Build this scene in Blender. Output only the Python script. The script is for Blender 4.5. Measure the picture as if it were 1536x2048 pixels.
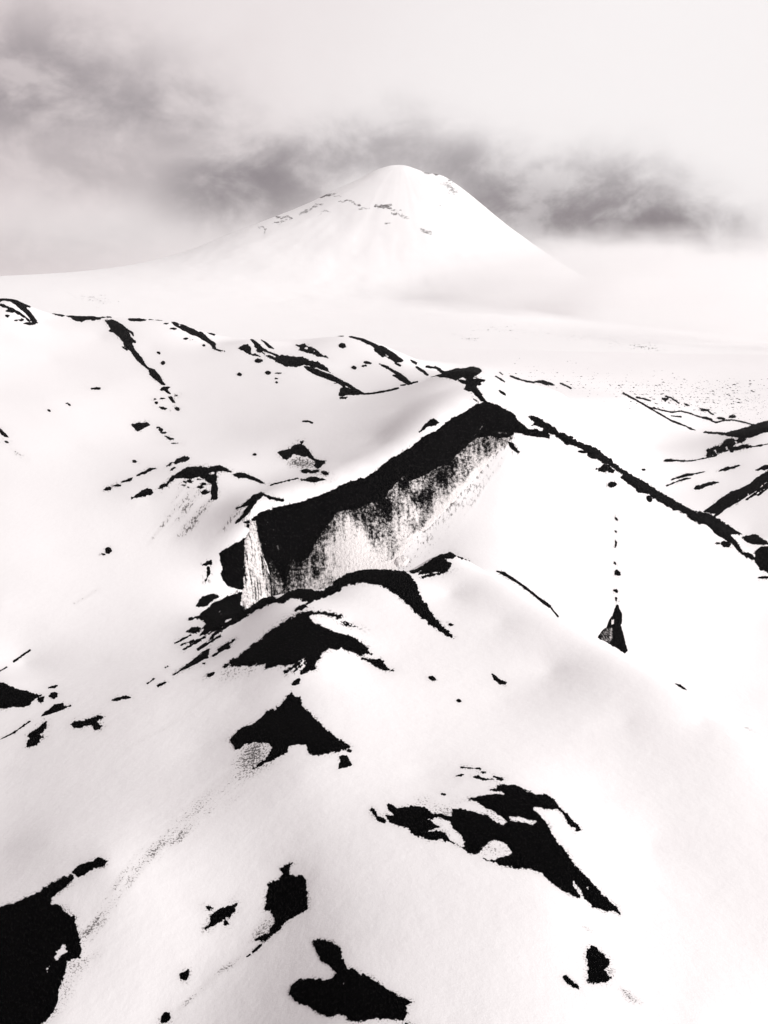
import bpy, bmesh, math, random
import numpy as np
for o in list(bpy.data.objects): bpy.data.objects.remove(o)
random.seed(4); np.random.seed(4)
S = bpy.context.scene; COL = S.collection
R = math.radians

# ------------------------------------------------------------------ camera
FPX = 2196.0                       # focal length in photo pixels (photo 1536 x 2048)
PITCH = R(10.93)
cam_d = bpy.data.cameras.new("Camera"); cam = bpy.data.objects.new("Camera", cam_d); COL.objects.link(cam)
cam.location = (0, 0, 0); cam.rotation_euler = (math.pi/2 - PITCH, 0, 0)
cam_d.sensor_fit = 'VERTICAL'; cam_d.sensor_height = 36.0
cam_d.lens = 36.0*FPX/2048.0
cam_d.clip_start = 0.5; cam_d.clip_end = 60000
S.camera = cam

# ------------------------------------------------------------------ exposure
S.view_settings.view_transform = 'Standard'; S.view_settings.look = 'None'
S.view_settings.exposure = 0.0; S.view_settings.gamma = 1.0
HAZE = 2.1e-5
S.cycles.max_bounces = 12; S.cycles.diffuse_bounces = 4; S.cycles.volume_bounces = 10

# ------------------------------------------------------------------ sun (overcast: weak and broad), high from the right
SUN_EL, SUN_AZ = R(36), R(112)      # azimuth measured from +Y towards +X
sl = bpy.data.lights.new("Sun", 'SUN'); sun = bpy.data.objects.new("Sun", sl); COL.objects.link(sun)
sl.energy = 3.85; sl.angle = R(14); sl.color = (1.0, 0.985, 0.97)
sun.rotation_euler = (math.pi/2 - SUN_EL, 0, math.pi - SUN_AZ)

# ------------------------------------------------------------------ sky: Nishita behind broken overcast
class NT:
    def __init__(s, tree): s.t = tree; s.n = tree.nodes; s.l = tree.links
    def node(s, typ, **kw):
        n = s.n.new(typ)
        for k, v in kw.items(): setattr(n, k, v)
        return n
    def put(s, sock, v):
        if hasattr(v, 'is_output'): s.l.new(v, sock)
        else: sock.default_value = v
    def math(s, op, a, b=None, c=None, clamp=False):
        n = s.node('ShaderNodeMath', operation=op, use_clamp=clamp)
        s.put(n.inputs[0], a)
        if b is not None: s.put(n.inputs[1], b)
        if c is not None: s.put(n.inputs[2], c)
        return n.outputs[0]
    def vmath(s, op, a, b=None):
        n = s.node('ShaderNodeVectorMath', operation=op)
        s.put(n.inputs[0], a)
        if b is not None: s.put(n.inputs[1], b)
        return n.outputs['Value' if op in ('LENGTH', 'DOT_PRODUCT', 'DISTANCE') else 'Vector']
    def noise(s, vec, scale, detail=4, rough=.55, dist=0.0):
        n = s.node('ShaderNodeTexNoise'); s.put(n.inputs['Vector'], vec)
        n.inputs['Scale'].default_value = scale; n.inputs['Detail'].default_value = detail
        n.inputs['Roughness'].default_value = rough; n.inputs['Distortion'].default_value = dist
        return n
    def ramp(s, f, lo, hi, smooth=True):
        n = s.node('ShaderNodeMapRange', interpolation_type='SMOOTHSTEP' if smooth else 'LINEAR')
        s.put(n.inputs['Value'], f); s.put(n.inputs['From Min'], lo); s.put(n.inputs['From Max'], hi)
        return n.outputs[0]
    def mix(s, f, a, b):
        n = s.node('ShaderNodeMix', data_type='RGBA'); s.put(n.inputs[0], f)
        s.put(n.inputs[6], a); s.put(n.inputs[7], b)
        return n.outputs[2]

def pdir(px, py):
    x = (px-768)/FPX; v = (1024-py)/FPX
    d = np.array([x, math.cos(PITCH)+v*math.sin(PITCH), -math.sin(PITCH)+v*math.cos(PITCH)])
    return d

W = bpy.data.worlds.new("World"); S.world = W; W.use_nodes = True
w = NT(W.node_tree); w.n.clear()
tc = w.node('ShaderNodeTexCoord').outputs['Generated']
sky = w.node('ShaderNodeTexSky', sky_type='NISHITA'); sky.sun_disc = False
sky.sun_elevation = SUN_EL; sky.sun_rotation = SUN_AZ
skyc = w.node('ShaderNodeVectorMath', operation='SCALE'); w.put(skyc.inputs[0], sky.outputs[0]); skyc.inputs['Scale'].default_value = 0.06
big = w.noise(tc, 5.0, 6, .6, .4)
warp = w.vmath('MULTIPLY', w.vmath('SUBTRACT', big.outputs['Color'], (.5, .5, .5)), (.075, .075, .06))
dirw = w.vmath('ADD', tc, warp)
fine = w.noise(w.vmath('ADD', w.vmath('MULTIPLY', tc, (1, 1, 1.45)), (3.1, 1.7, .4)), 14.0, 8, .58, .2).outputs['Fac']
# dark openings in the cloud: photo pixel of centre, half sizes in px, depth
SPOTS = [(0,160,200,85,.46), (160,180,170,80,.10), (330,240,110,42,.28), (150,345,140,45,.18), (430,395,110,50,.45), (540,375,120,55,.62), (660,310,110,45,.40), (780,275,100,45,.20),
         (1050,420,100,55,.80), (1160,400,120,62,.85), (1270,465,95,38,2.0), (930,330,100,42,.45), (1380,445,90,42,.42), (60,500,200,45,.10)]
tot = None
for px, py, ax, ay, amt in SPOTS:
    d = pdir(px, py); d = d/np.linalg.norm(d)
    q = w.vmath('MULTIPLY', w.vmath('SUBTRACT', dirw, tuple(d)), (FPX/ax, 0.0, FPX/ay))
    g = w.math('EXPONENT', w.math('MULTIPLY', w.math('POWER', w.vmath('LENGTH', q), 2.0), -.8))
    # only the hemisphere the camera looks at
    g = w.math('MULTIPLY', g, amt)
    tot = g if tot is None else w.math('ADD', tot, g)
sep = w.node('ShaderNodeSeparateXYZ'); w.put(sep.inputs[0], tc)
front = w.ramp(sep.outputs['Y'], 0.2, 0.6)
wob = w.ramp(fine, .34, .66)
dark = w.math('MULTIPLY', w.math('MULTIPLY', tot, front), w.math('ADD', w.math('MULTIPLY', wob, 1.15), .38))
dark = w.math('SUBTRACT', 1.0, w.math('EXPONENT', w.math('MULTIPLY', dark, -1.6)), clamp=True)
# broad brightness: dimmer, pinker to the left, white to the right
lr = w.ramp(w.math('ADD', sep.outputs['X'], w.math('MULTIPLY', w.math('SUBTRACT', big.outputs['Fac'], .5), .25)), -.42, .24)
up = w.math('MAXIMUM', w.ramp(sep.outputs['Z'], .27, .55), w.ramp(w.math('MULTIPLY', sep.outputs['Y'], -1.0), .0, .5))  # unseen sky overhead and behind the camera, darkened to deepen shading on the snow
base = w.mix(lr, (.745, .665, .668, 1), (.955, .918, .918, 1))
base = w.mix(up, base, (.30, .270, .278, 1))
lit = None
for px, py, ax, ay, amt in [(1330,580,330,90,.9), (900,250,500,70,.12), (1100,560,150,50,.5), (200,470,240,60,.35)]:
    d = pdir(px, py); d = d/np.linalg.norm(d)
    q = w.vmath('MULTIPLY', w.vmath('SUBTRACT', dirw, tuple(d)), (FPX/ax, 0.0, FPX/ay))
    g = w.math('MULTIPLY', w.math('EXPONENT', w.math('MULTIPLY', w.math('POWER', w.vmath('LENGTH', q), 2.0), -.8)), amt)
    lit = g if lit is None else w.math('ADD', lit, g)
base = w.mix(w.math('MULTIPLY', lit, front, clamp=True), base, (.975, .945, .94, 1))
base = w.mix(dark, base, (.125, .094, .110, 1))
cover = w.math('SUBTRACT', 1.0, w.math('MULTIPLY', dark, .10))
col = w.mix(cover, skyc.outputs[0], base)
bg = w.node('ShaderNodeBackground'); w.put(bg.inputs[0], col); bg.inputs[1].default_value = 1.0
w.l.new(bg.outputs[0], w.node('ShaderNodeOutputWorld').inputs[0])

# ------------------------------------------------------------------ helpers
def project(X, Y, Z):
    f = Y*math.cos(PITCH) - Z*math.sin(PITCH); upv = Y*math.sin(PITCH) + Z*math.cos(PITCH)
    f = np.maximum(f, 1e-3)
    return 768 + FPX*X/f, 1024 - FPX*upv/f
def tag(o, label=None, cat=None, group=None, kind=None):
    if label: o['label'] = label
    if cat: o['category'] = cat
    if group: o['group'] = group
    if kind: o['kind'] = kind
    return o
def grid_mesh(name, P, mat, keep=None, attrs=None, uv=None, parent=None, smooth=True):
    """P: (n, m, 3) grid of points, keep: (n-1, m-1) mask of quads"""
    n, m = P.shape[:2]
    idx = np.arange(n*m).reshape(n, m)
    q = np.stack([idx[:-1, :-1], idx[:-1, 1:], idx[1:, 1:], idx[1:, :-1]], -1)
    q = q[keep] if keep is not None else q.reshape(-1, 4)
    used = np.zeros(n*m, bool); used[q.ravel()] = True
    re = np.cumsum(used)-1; q = re[q]
    co = P.reshape(-1, 3)[used]
    return raw_mesh(name, co, q, mat, {k: v.reshape(-1)[used] for k, v in (attrs or {}).items()},
                    None if uv is None else uv.reshape(-1, 2)[used], parent, smooth)
def raw_mesh(name, co, q, mat, attrs=None, uv=None, parent=None, smooth=True):
    me = bpy.data.meshes.new(name); k = q.shape[1]
    me.vertices.add(len(co)); me.vertices.foreach_set('co', np.ascontiguousarray(co, np.float32).ravel())
    me.loops.add(q.size); me.loops.foreach_set('vertex_index', np.ascontiguousarray(q, np.int32).ravel())
    me.polygons.add(len(q)); me.polygons.foreach_set('loop_start', np.arange(0, q.size, k, dtype=np.int32))
    me.polygons.foreach_set('loop_total', np.full(len(q), k, np.int32))
    me.polygons.foreach_set('use_smooth', np.full(len(q), smooth, bool))
    me.update(calc_edges=True)
    for nm, a in (attrs or {}).items():
        at = me.attributes.new(nm, 'FLOAT', 'POINT'); at.data.foreach_set('value', a.astype(np.float32))
    if uv is not None:
        ul = me.uv_layers.new(name='UVMap'); ul.data.foreach_set('uv', uv[q.ravel()].astype(np.float32).ravel())
    me.materials.append(mat)
    o = bpy.data.objects.new(name, me); COL.objects.link(o)
    if parent: o.parent = parent
    return o
def _hash(i, j, s):
    h = (i*374761393 + j*668265263 + s*974634211) & 0xffffffff
    h = ((h ^ (h >> 13))*1274126177) & 0xffffffff
    return ((h ^ (h >> 16)) & 0xffff)/65535.0
def vnoise(x, y, s=0):
    xi = np.floor(x).astype(np.int64); yi = np.floor(y).astype(np.int64)
    fx = x-xi; fy = y-yi; fx = fx*fx*fx*(fx*(fx*6-15)+10); fy = fy*fy*fy*(fy*(fy*6-15)+10)
    a = _hash(xi, yi, s); b = _hash(xi+1, yi, s); c = _hash(xi, yi+1, s); d = _hash(xi+1, yi+1, s)
    return (a+(b-a)*fx)*(1-fy) + (c+(d-c)*fx)*fy - .5
def fbm(x, y, s=0, oct=4, gain=.55):
    t = 0; a = 1.0; n = 0
    for k in range(oct):
        t = t + a*vnoise(x*2**k + 17.3*k, y*2**k - 9.1*k, s+k); n += a; a *= gain
    return t*2/n
def sd_poly(px, py, poly):
    """signed distance, positive inside"""
    P = np.asarray(poly, float); Q = np.roll(P, -1, 0)
    best = np.full(px.shape, 1e18); ins = np.zeros(px.shape, bool)
    for (ax, ay), (bx, by) in zip(P, Q):
        ex, ey = bx-ax, by-ay; L = ex*ex+ey*ey+1e-9
        t = np.clip(((px-ax)*ex + (py-ay)*ey)/L, 0, 1)
        best = np.minimum(best, (px-ax-t*ex)**2 + (py-ay-t*ey)**2)
        if ay != by:
            c = ((ay > py) != (by > py)) & (px < (bx-ax)*(py-ay)/(by-ay) + ax)
            ins ^= c
    d = np.sqrt(best)
    return np.where(ins, d, -d)
def sd_line(px, py, pts, wd):
    best = np.full(px.shape, 1e18)
    for (ax, ay), (bx, by) in zip(pts[:-1], pts[1:]):
        ex, ey = bx-ax, by-ay; L = ex*ex+ey*ey+1e-9
        t = np.clip(((px-ax)*ex + (py-ay)*ey)/L, 0, 1)
        best = np.minimum(best, (px-ax-t*ex)**2 + (py-ay-t*ey)**2)
    return wd - np.sqrt(best)
def sd_blob(px, py, b):
    cx, cy, rx, ry, a = b
    c, s = math.cos(R(a)), math.sin(R(a))
    x = (px-cx)*c + (py-cy)*s; y = -(px-cx)*s + (py-cy)*c
    return (1-np.sqrt((x/rx)**2 + (y/ry)**2))*min(rx, ry)

# ------------------------------------------------------------------ materials
def new_mat(name):
    m = bpy.data.materials.new(name); m.use_nodes = True
    t = NT(m.node_tree); t.n.clear()
    b = t.node('ShaderNodeBsdfPrincipled'); o = t.node('ShaderNodeOutputMaterial'); t.l.new(b.outputs[0], o.inputs[0])
    return m, t, b
SNOW = (.90, .884, .887, 1)
ASH = (.0014, .0014, .0017, 1)
def snow_material():
    m, t, b = new_mat('snow')
    pos = t.node('ShaderNodeNewGeometry').outputs['Position']
    uv = t.node('ShaderNodeUVMap').outputs[0]
    dirt = t.node('ShaderNodeAttribute', attribute_name='dirt').outputs['Fac']
    n1 = t.noise(uv, 460.0, 3, .7).outputs['Fac']; n2 = t.noise(uv, 42.0, 3, .6).outputs['Fac']
    nn = t.math('ADD', t.math('MULTIPLY', n1, .72), t.math('MULTIPLY', n2, .34))
    thr = t.math('SUBTRACT', .605, t.math('MULTIPLY', dirt, .17))
    f = t.math('MULTIPLY', t.ramp(nn, thr, t.math('ADD', thr, .07)), t.ramp(dirt, .02, .34))
    f = t.math('MULTIPLY', f, .93)
    thin = t.math('MULTIPLY', dirt, .42)
    c0 = t.mix(t.noise(uv, 14.0, 5, .6).outputs['Fac'], SNOW, (.888, .860, .866, 1))
    c1 = t.mix(thin, c0, (.40, .36, .35, 1))
    t.put(b.inputs['Base Color'], t.mix(f, c1, t.mix(t.ramp(dirt, .1, .7), (.20, .18, .178, 1), (.04, .037, .036, 1))))
    b.inputs['Roughness'].default_value = .85; b.inputs['Specular IOR Level'].default_value = .15
    bn = t.node('ShaderNodeBump'); bn.inputs['Strength'].default_value = .16; bn.inputs['Distance'].default_value = .5
    h = t.math('ADD', t.noise(t.vmath('MULTIPLY', pos, (1, .6, 1)), .55, 6, .62).outputs['Fac'], t.math('ADD', t.math('MULTIPLY', t.noise(uv, 300.0, 3, .6).outputs['Fac'], .10), t.math('MULTIPLY', t.noise(t.vmath('MULTIPLY', uv, (1, 5, 1)), 75.0, 4, .6).outputs['Fac'], .22)))
    t.put(bn.inputs['Height'], h); t.l.new(bn.outputs[0], b.inputs['Normal'])
    return m
def ash_material():
    m, t, b = new_mat('volcanic_ash')
    uv = t.node('ShaderNodeUVMap').outputs[0]
    pale = t.node('ShaderNodeAttribute', attribute_name='pale').outputs['Fac']
    n = t.noise(uv, 420.0, 4, .7).outputs['Fac']; nl = t.noise(uv, 60.0, 4, .6).outputs['Fac']
    a = t.mix(t.ramp(n, .50, .66), ASH, (.0095, .009, .0088, 1))
    a = t.mix(t.math('MULTIPLY', t.ramp(nl, .45, .75), .45), a, (.0035, .0034, .0034, 1))
    # meltwater streaks and dusting of snow on the rock face, where the attribute says so
    st = t.noise(t.vmath('MULTIPLY', uv, (1, .10, 1)), 210.0, 4, .65).outputs['Fac']
    sp = t.noise(uv, 380.0, 5, .8).outputs['Fac']
    mixn = t.math('ADD', t.math('MULTIPLY', st, .30), t.math('MULTIPLY', sp, .70))
    thr = t.math('SUBTRACT', .69, t.math('MULTIPLY', pale, .37))
    f = t.math('MULTIPLY', t.ramp(mixn, t.math('SUBTRACT', thr, .03), t.math('ADD', thr, .15)), t.ramp(pale, .01, .25))
    f = t.math('MULTIPLY', f, t.math('MULTIPLY_ADD', pale, .75, .34, clamp=True))
    t.put(b.inputs['Base Color'], t.mix(f, a, (.86, .815, .805, 1)))
    b.inputs['Roughness'].default_value = 1.0; b.inputs['Specular IOR Level'].default_value = .01
    bn = t.node('ShaderNodeBump'); bn.inputs['Strength'].default_value = .8; bn.inputs['Distance'].default_value = .6
    t.put(bn.inputs['Height'], t.math('ADD', n, nl)); t.l.new(bn.outputs[0], b.inputs['Normal'])
    return m
M_SNOW = snow_material(); M_ASH = ash_material()

# ------------------------------------------------------------------ the shape of the moraine
# visible surface points: photo pixel and forward distance in metres; runs of points are crest lines
def kz(py): return math.tan(math.atan((1024-py)/FPX) - PITCH)
CP = []                                     # (u = X/Y, lnY, z, looseness)
LOOSE = .0045
def vis(px, py, Y, loose=None):
    loose = LOOSE if loose is None else loose
    v = (1024-py)/FPX; dy = math.cos(PITCH)+v*math.sin(PITCH)
    CP.append(((px-768)/FPX/dy, math.log(Y), Y*kz(py), loose))
def crest(pts, step=34, loose=.0006):
    for (a, b) in zip(pts[:-1], pts[1:]):
        n = max(1, int(math.hypot(b[0]-a[0], b[1]-a[1])/step))
        for k in range(n):
            t = k/n; vis(a[0]+(b[0]-a[0])*t, a[1]+(b[1]-a[1])*t, math.exp(math.log(a[2])*(1-t)+math.log(b[2])*t), loose)
    vis(*pts[-1], loose)
def hid(px, Y, z): CP.append(((px-768)/FPX/1.0, math.log(Y), z, LOOSE))
# near spine under the viewer
crest([(700,2048,46),(690,1950,51),(660,1850,58),(640,1750,65.5),(625,1650,74.5),(605,1550,86),(590,1450,103),(587,1385,117),(600,1320,129),(620,1228,158),(650,1195,182)], 60)
# crest that stands against the rock wall and runs down to the right
R1 = [(385,1325,156),(430,1285,168),(490,1236,184),(545,1190,192),(600,1180,195),(650,1178,198),(690,1150,203),(750,1138,210),(810,1143,212),(835,1141,216),(860,1115,226),(890,1105,230),(920,1112,225),(1000,1145,205),(1100,1215,178),(1250,1305,150),(1400,1390,126),(1536,1500,105)]
crest(R1[:13]); crest(R1[13:], 34, .006)
for p in [(600,225,-69),(520,222,-68),(750,242,-67),(850,258,-67),(920,252,-63),(1000,237,-62),(1100,214,-64),(1250,195,-69),(1400,170,-67),(1536,145,-64)]: hid(*p)
# rock wall
crest([(500,1032,284),(520,1018,290),(600,995,302),(680,968,316),(760,925,338),(820,890,356),(880,845,378),(930,815,396),(965,803,408),(1010,820,408),(1035,840,404),(1060,835,410),(1100,855,408),(1150,885,404),(1200,920,400),(1260,960,394),(1320,1000,388),(1400,1035,378),(1470,1075,368),(1536,1088,360)])
crest([(520,1100,280),(560,1105,283),(640,1060,296),(700,1010,310),(800,955,335),(900,900,367),(960,870,391)], 40)
for p in [(510,1180,268),(600,1150,272),(700,1100,284),(750,1100,289),(850,1000,330),(850,1080,305),(950,950,362),(1000,900,378),(790,1125,285),(680,1140,274),
          (1000,1000,335),(1000,1080,300),(1000,1138,268),(1100,950,375),(1100,1100,305),(1100,1205,250),(1200,1000,368),(1200,1150,290),(1240,1250,245),(1350,1100,335),(1400,1200,290),(1350,1300,235),(1500,1250,280),(1536,1400,205),(1536,1160,325),(1100,900,392),(920,1100,288),
          (475,1110,267),(400,1100,277),(485,1205,246),(420,1200,228),(440,1060,286),(430,1235,192),(385,1275,180),(340,1310,168)]: vis(*p)
for p in [(1100,470,-57),(1200,455,-69),(1300,435,-80),(1400,418,-86),(1500,400,-88),(1030,480,-48)]: hid(*p)
# left bowl and little ridges
crest([(270,990,340),(340,950,368),(380,935,378),(430,935,378),(460,940,374),(525,965,345)], 40)
for p in [(400,912,432),(350,920,415),(210,975,362),(300,940,392),(600,892,430),(600,930,388),(560,905,425),(600,850,480),(700,850,450),(750,880,400),(800,820,450),(900,780,470),(600,780,620),(850,765,550),(740,788,570),
          (300,1000,338),(350,1080,290),(300,1200,222),(200,1150,250),(100,1100,275),(100,1250,200),(0,1000,330),(0,1200,215),(0,900,430),(150,900,460),(300,860,540),(450,870,500),(680,930,352),(600,965,330),(520,990,315),(450,1000,322),(760,895,372),
          (930,738,520),(880,748,530),(965,742,515),(960,775,452),(1000,765,560)]: vis(*p)
# hills on the left skyline
crest([(0,595,1000),(40,601,985),(75,640,960),(100,625,1015),(150,633,1020),(220,633,1000),(340,641,975),(400,670,930),(430,688,905),(500,681,860),(545,695,830),(600,690,860),(640,676,895),(690,671,900),(720,675,890),(760,690,850),(820,725,750),(870,741,670)])
for p in [(0,680,860),(100,720,800),(100,800,600),(250,760,700),(300,700,850),(350,800,640),(500,760,680),(580,720,740),(700,740,700),(650,790,590),(450,800,620),(0,780,640),(200,680,900)]: vis(*p)
for px in (-100,100,300,500,700,850): hid(px,1250,-66); hid(px,1700,-92)
hid(900,800,-62); hid(960,900,-70)
# right valley and hills
for p in [(1050,765,600),(1120,775,640),(1200,850,640),(1100,800,590),(1300,900,660),(1250,790,900),(1390,862,830),(1500,820,1050),(1400,780,1350),(1100,742,1500),(1300,742,1650),(1000,722,1800),(1536,770,1450),(1300,983,515),(1200,905,530),
          (1536,845,650),(1480,862,680),(1440,873,690),(1420,905,620),(1340,920,600),(1536,900,610),(1450,950,570),(1536,945,560),(1480,980,520),(1440,1010,490),(1410,1028,460),(1536,1050,430),(1500,1055,430)]: vis(*p)
hid(1536,820,-99); hid(1470,830,-98)
# near ground on the left
crest([(0,1810,68),(100,1762,70),(215,1720,71)], 50)
crest([(0,1366,150),(80,1390,142),(200,1378,140),(330,1352,142)], 60)
for p in [(0,1950,59),(0,2048,53),(130,2040,52.6),(180,1900,60),(250,2040,52.5),(330,2035,52.8),(400,1960,56.3),(480,1890,59.5),(560,1800,64.5),(330,1850,62),(400,1750,69),(250,1780,66.3),
          (500,1650,77),(300,1650,80),(100,1680,79),(0,1700,82),(0,1550,109),(200,1550,100),(400,1500,104),(0,1440,130),(300,1420,122),(480,1400,120),(200,1325,172),(50,1335,180),(350,1290,178)]: vis(*p)
# near ground on the right
crest([(930,1555,86),(1010,1572,83),(1100,1610,79),(1170,1700,70),(1235,1825,61),(1330,1930,54.5),(1400,2048,48)], 60)
for p in [(800,1300,148),(900,1200,190),(1000,1250,166),(1000,1400,124),(1100,1350,139),(800,1450,106),(850,1550,88),(1200,1600,86),(1300,1700,76),(1400,1800,66),(1500,1900,58.6),(1536,2048,49.5),(1400,1550,94),(1250,1450,112),(1400,1450,113),(1536,1700,77),
          (800,1640,74),(850,1750,63.5),(1000,1900,52.5),(1000,1750,63.5),(1100,1830,57.5),(900,2048,45),(1200,2048,46),(700,1250,160),(720,1330,138)]: vis(*p)
for px, z in ((-200,-35),(300,-35),(700,-30.5),(1100,-30),(1500,-34),(1900,-36)): hid(px, 30, z)
for px in (-700,0,700,1400,2200): hid(px, 2600, -112 if px < 900 else -128)
base_cp = list(CP)
for (u, lw, z, q) in base_cp:                   # let the land run on beyond both edges of the frame
    if u <= -.34: CP.append((u-.28, lw, z-2, q)); CP.append((u-.6, lw, z, q))
    if u >= .34: CP.append((u+.28, lw, z-2, q)); CP.append((u+.6, lw, z, q))
CP = np.array(CP)
# nearly coincident points make the system stiff: drop them
kp = []
for i, p in enumerate(CP):
    if all((p[0]-CP[j][0])**2 + (.35*(p[1]-CP[j][1]))**2 > .0035**2 for j in kp): kp.append(i)
CP = CP[kp]
BETA = 1.35; WS = .42
def rbf_fit():
    A = np.stack([CP[:, 0], CP[:, 1]*WS], -1); n = len(A)
    K = np.linalg.norm(A[:, None]-A[None], axis=-1)**BETA - np.diag(CP[:, 3])
    Pm = np.c_[np.ones(n), A]
    M = np.block([[K, Pm], [Pm.T, np.zeros((3, 3))]])
    s = np.linalg.lstsq(M, np.r_[CP[:, 2], 0, 0, 0], rcond=None)[0]
    return A, s
RA, RS = rbf_fit()
def rbf(u, lw):
    out = np.empty(u.size); U = u.ravel(); L = lw.ravel()*WS; n = len(RA)
    for a in range(0, U.size, 40000):
        d2 = (U[a:a+40000, None]-RA[:, 0])**2 + (L[a:a+40000, None]-RA[:, 1])**2
        out[a:a+40000] = (d2**(BETA/2))@RS[:n] + RS[n] + RS[n+1]*U[a:a+40000] + RS[n+2]*L[a:a+40000]
    return out.reshape(u.shape)
# grid in bearing and log distance, so that near ground is fine and far ground coarse
GU = np.r_[np.linspace(-.95, -.45, 50)[:-1], np.linspace(-.45, .45, 760), np.linspace(.45, .95, 50)[1:]]
def lin(a, b, n): return np.linspace(math.log(a), math.log(b), n)
GW = np.r_[lin(24, 38, 40)[:-1], lin(38, 130, 420)[:-1], lin(130, 440, 460)[:-1], lin(440, 1100, 260)[:-1], lin(1100, 2700, 90)]
cu = np.linspace(GU[0], GU[-1], 480); cw = np.linspace(GW[0], GW[-1], 620)
CU, CW = np.meshgrid(cu, cw); CZ = rbf(CU, CW)
def bicubic_rows(xs, grid_x, F):            # cubic interpolation along axis 0
    t = (xs-grid_x[0])/(grid_x[1]-grid_x[0]); i = np.clip(np.floor(t).astype(int), 1, len(grid_x)-3); f = (t-i)[:, None]
    p0, p1, p2, p3 = F[i-1], F[i], F[i+1], F[i+2]
    return p1 + .5*f*(p2-p0 + f*(2*p0-5*p1+4*p2-p3 + f*(3*(p1-p2)+p3-p0)))
ZG = bicubic_rows(GU, cu, bicubic_rows(GW, cw, CZ).T).T
UG, WG = np.meshgrid(GU, GW); YG = np.exp(WG); XG = UG*YG
def blur(Z, n, ax):
    k = np.exp(-.5*(np.arange(-n, n+1)/(n*.5))**2); k /= k.sum()
    pad = [(0, 0), (0, 0)]; pad[ax] = (n, n); Q = np.pad(Z, pad, 'edge'); o = 0
    for i, kk in enumerate(k): o = o + kk*(Q[i:i+Z.shape[0]] if ax == 0 else Q[:, i:i+Z.shape[1]])
    return o
ZG = blur(blur(ZG, 4, 0), 4, 1)
# gentle wind-packed undulation, scaled with distance
ZG = ZG + YG*(.0006*fbm(UG*11, WG*5, 11, 3, .45) + .00005*fbm(UG*70, WG*26, 31, 3, .5))
GXU = np.arange(len(GU)); GXW = np.arange(len(GW))
def ground_z(u, lw):
    a = np.interp(u, GU, GXU); b = np.interp(lw, GW, GXW)
    i = np.clip(a.astype(int), 0, len(GU)-2); j = np.clip(b.astype(int), 0, len(GW)-2); fa = a-i; fb = b-j
    return (ZG[j, i]*(1-fa)+ZG[j, i+1]*fa)*(1-fb) + (ZG[j+1, i]*(1-fa)+ZG[j+1, i+1]*fa)*fb

# depth seen through each 6 px block of the frame (used only to know how far away each outcrop lies)
DST = 6
dpx = np.arange(-60, 1600, DST); dpy = np.arange(560, 2120, DST)
DPX, DPY = np.meshgrid(dpx.astype(float), dpy.astype(float))
def depth_map():
    v = (1024-DPY)/FPX; dy = np.cos(PITCH)+v*np.sin(PITCH); dz = -np.sin(PITCH)+v*np.cos(PITCH)
    u = (DPX-768)/FPX/dy; k = dz/dy
    D = np.full(u.shape, np.nan); act = np.ones(u.shape, bool)
    for lw in np.arange(math.log(26), math.log(2650), .004):
        if not act.any(): break
        Y = math.exp(lw); ua = u[act]
        z = ground_z(ua, np.full(ua.shape, lw))
        h = k[act]*Y <= z
        ii = np.flatnonzero(act.ravel())[h]
        D.ravel()[ii] = Y; act.ravel()[ii] = False
    return D
DM = depth_map()
PXG, PYG = project(XG, YG, ZG)
DIRT = np.zeros_like(ZG)
# ------------------------------------------------------------------ bare ash and rock showing through the snow
# outlines are in the coordinates of enlarged views: letter = (x0, y0, enlargement)
VIEW = {'A': (0,560,3.0), 'B': (400,620,2.56), 'C': (950,620,2.6212), 'D': (150,860,2.7927), 'E': (460,780,2.4774), 'F': (980,820,2.7626),
        'G': (300,1100,2.3631), 'H': (0,1300,3.072), 'I': (0,1650,2.4), 'J': (700,1500,2.6483), 'K': (540,1840,2.0211), 'L': (900,1080,2.4151), 'P': (0,0,1.0)}
def cv(view, flat):
    x0, y0, s = VIEW[view]
    a = np.array([float(t) for t in flat.split()]).reshape(-1, 2)
    return a/s + (x0, y0)
def blobs(view, lst):
    x0, y0, s = VIEW[view]
    return [(b[0]/s+x0, b[1]/s+y0, b[2]/s, b[3]/s, b[4] if len(b) > 4 else 0) for b in lst]
def local_grid(shapes_bbox, inside, step, over, ypad, yr=None):
    """part of the ground, finely divided, that the photo shows inside a pixel box"""
    x0, y0, x1, y1 = shapes_bbox
    m = (DPX > x0-DST) & (DPX < x1+DST) & (DPY > y0-DST) & (DPY < y1+DST)
    s = inside(DPX, DPY) > -DST*.8
    sel = m & s & np.isfinite(DM)
    if not sel.any(): sel = m & np.isfinite(DM)
    ds = DM[sel]
    if yr: lo, hi = yr
    else:
        med = np.median(ds); ds = ds[(ds < med*2.2) & (ds > med/2.2)]
        lo, hi = ds.min()*(1-ypad), ds.max()*(1+ypad)
    v = (1024-np.array([y0, y1]))/FPX; dy = math.cos(PITCH)+v*math.sin(PITCH)
    us = np.array([(x-768)/FPX/d for x in (x0, x1) for d in dy])
    u0, u1 = us.min()-6/FPX, us.max()+6/FPX
    nu = int(np.clip((u1-u0)*FPX/step, 8, 900))
    # rows follow the slope: enough of them for the tallest column
    nw = int(np.clip((y1-y0+12)/step*over, 12, 900))
    return np.meshgrid(np.linspace(u0, u1, nu), np.linspace(math.log(lo), math.log(hi), nw))
def thing(name, label, cat, loc, group=None):
    o = bpy.data.objects.new(name, None); COL.objects.link(o); o.location = loc; o.empty_display_size = 1
    return tag(o, label, cat, group)
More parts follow.
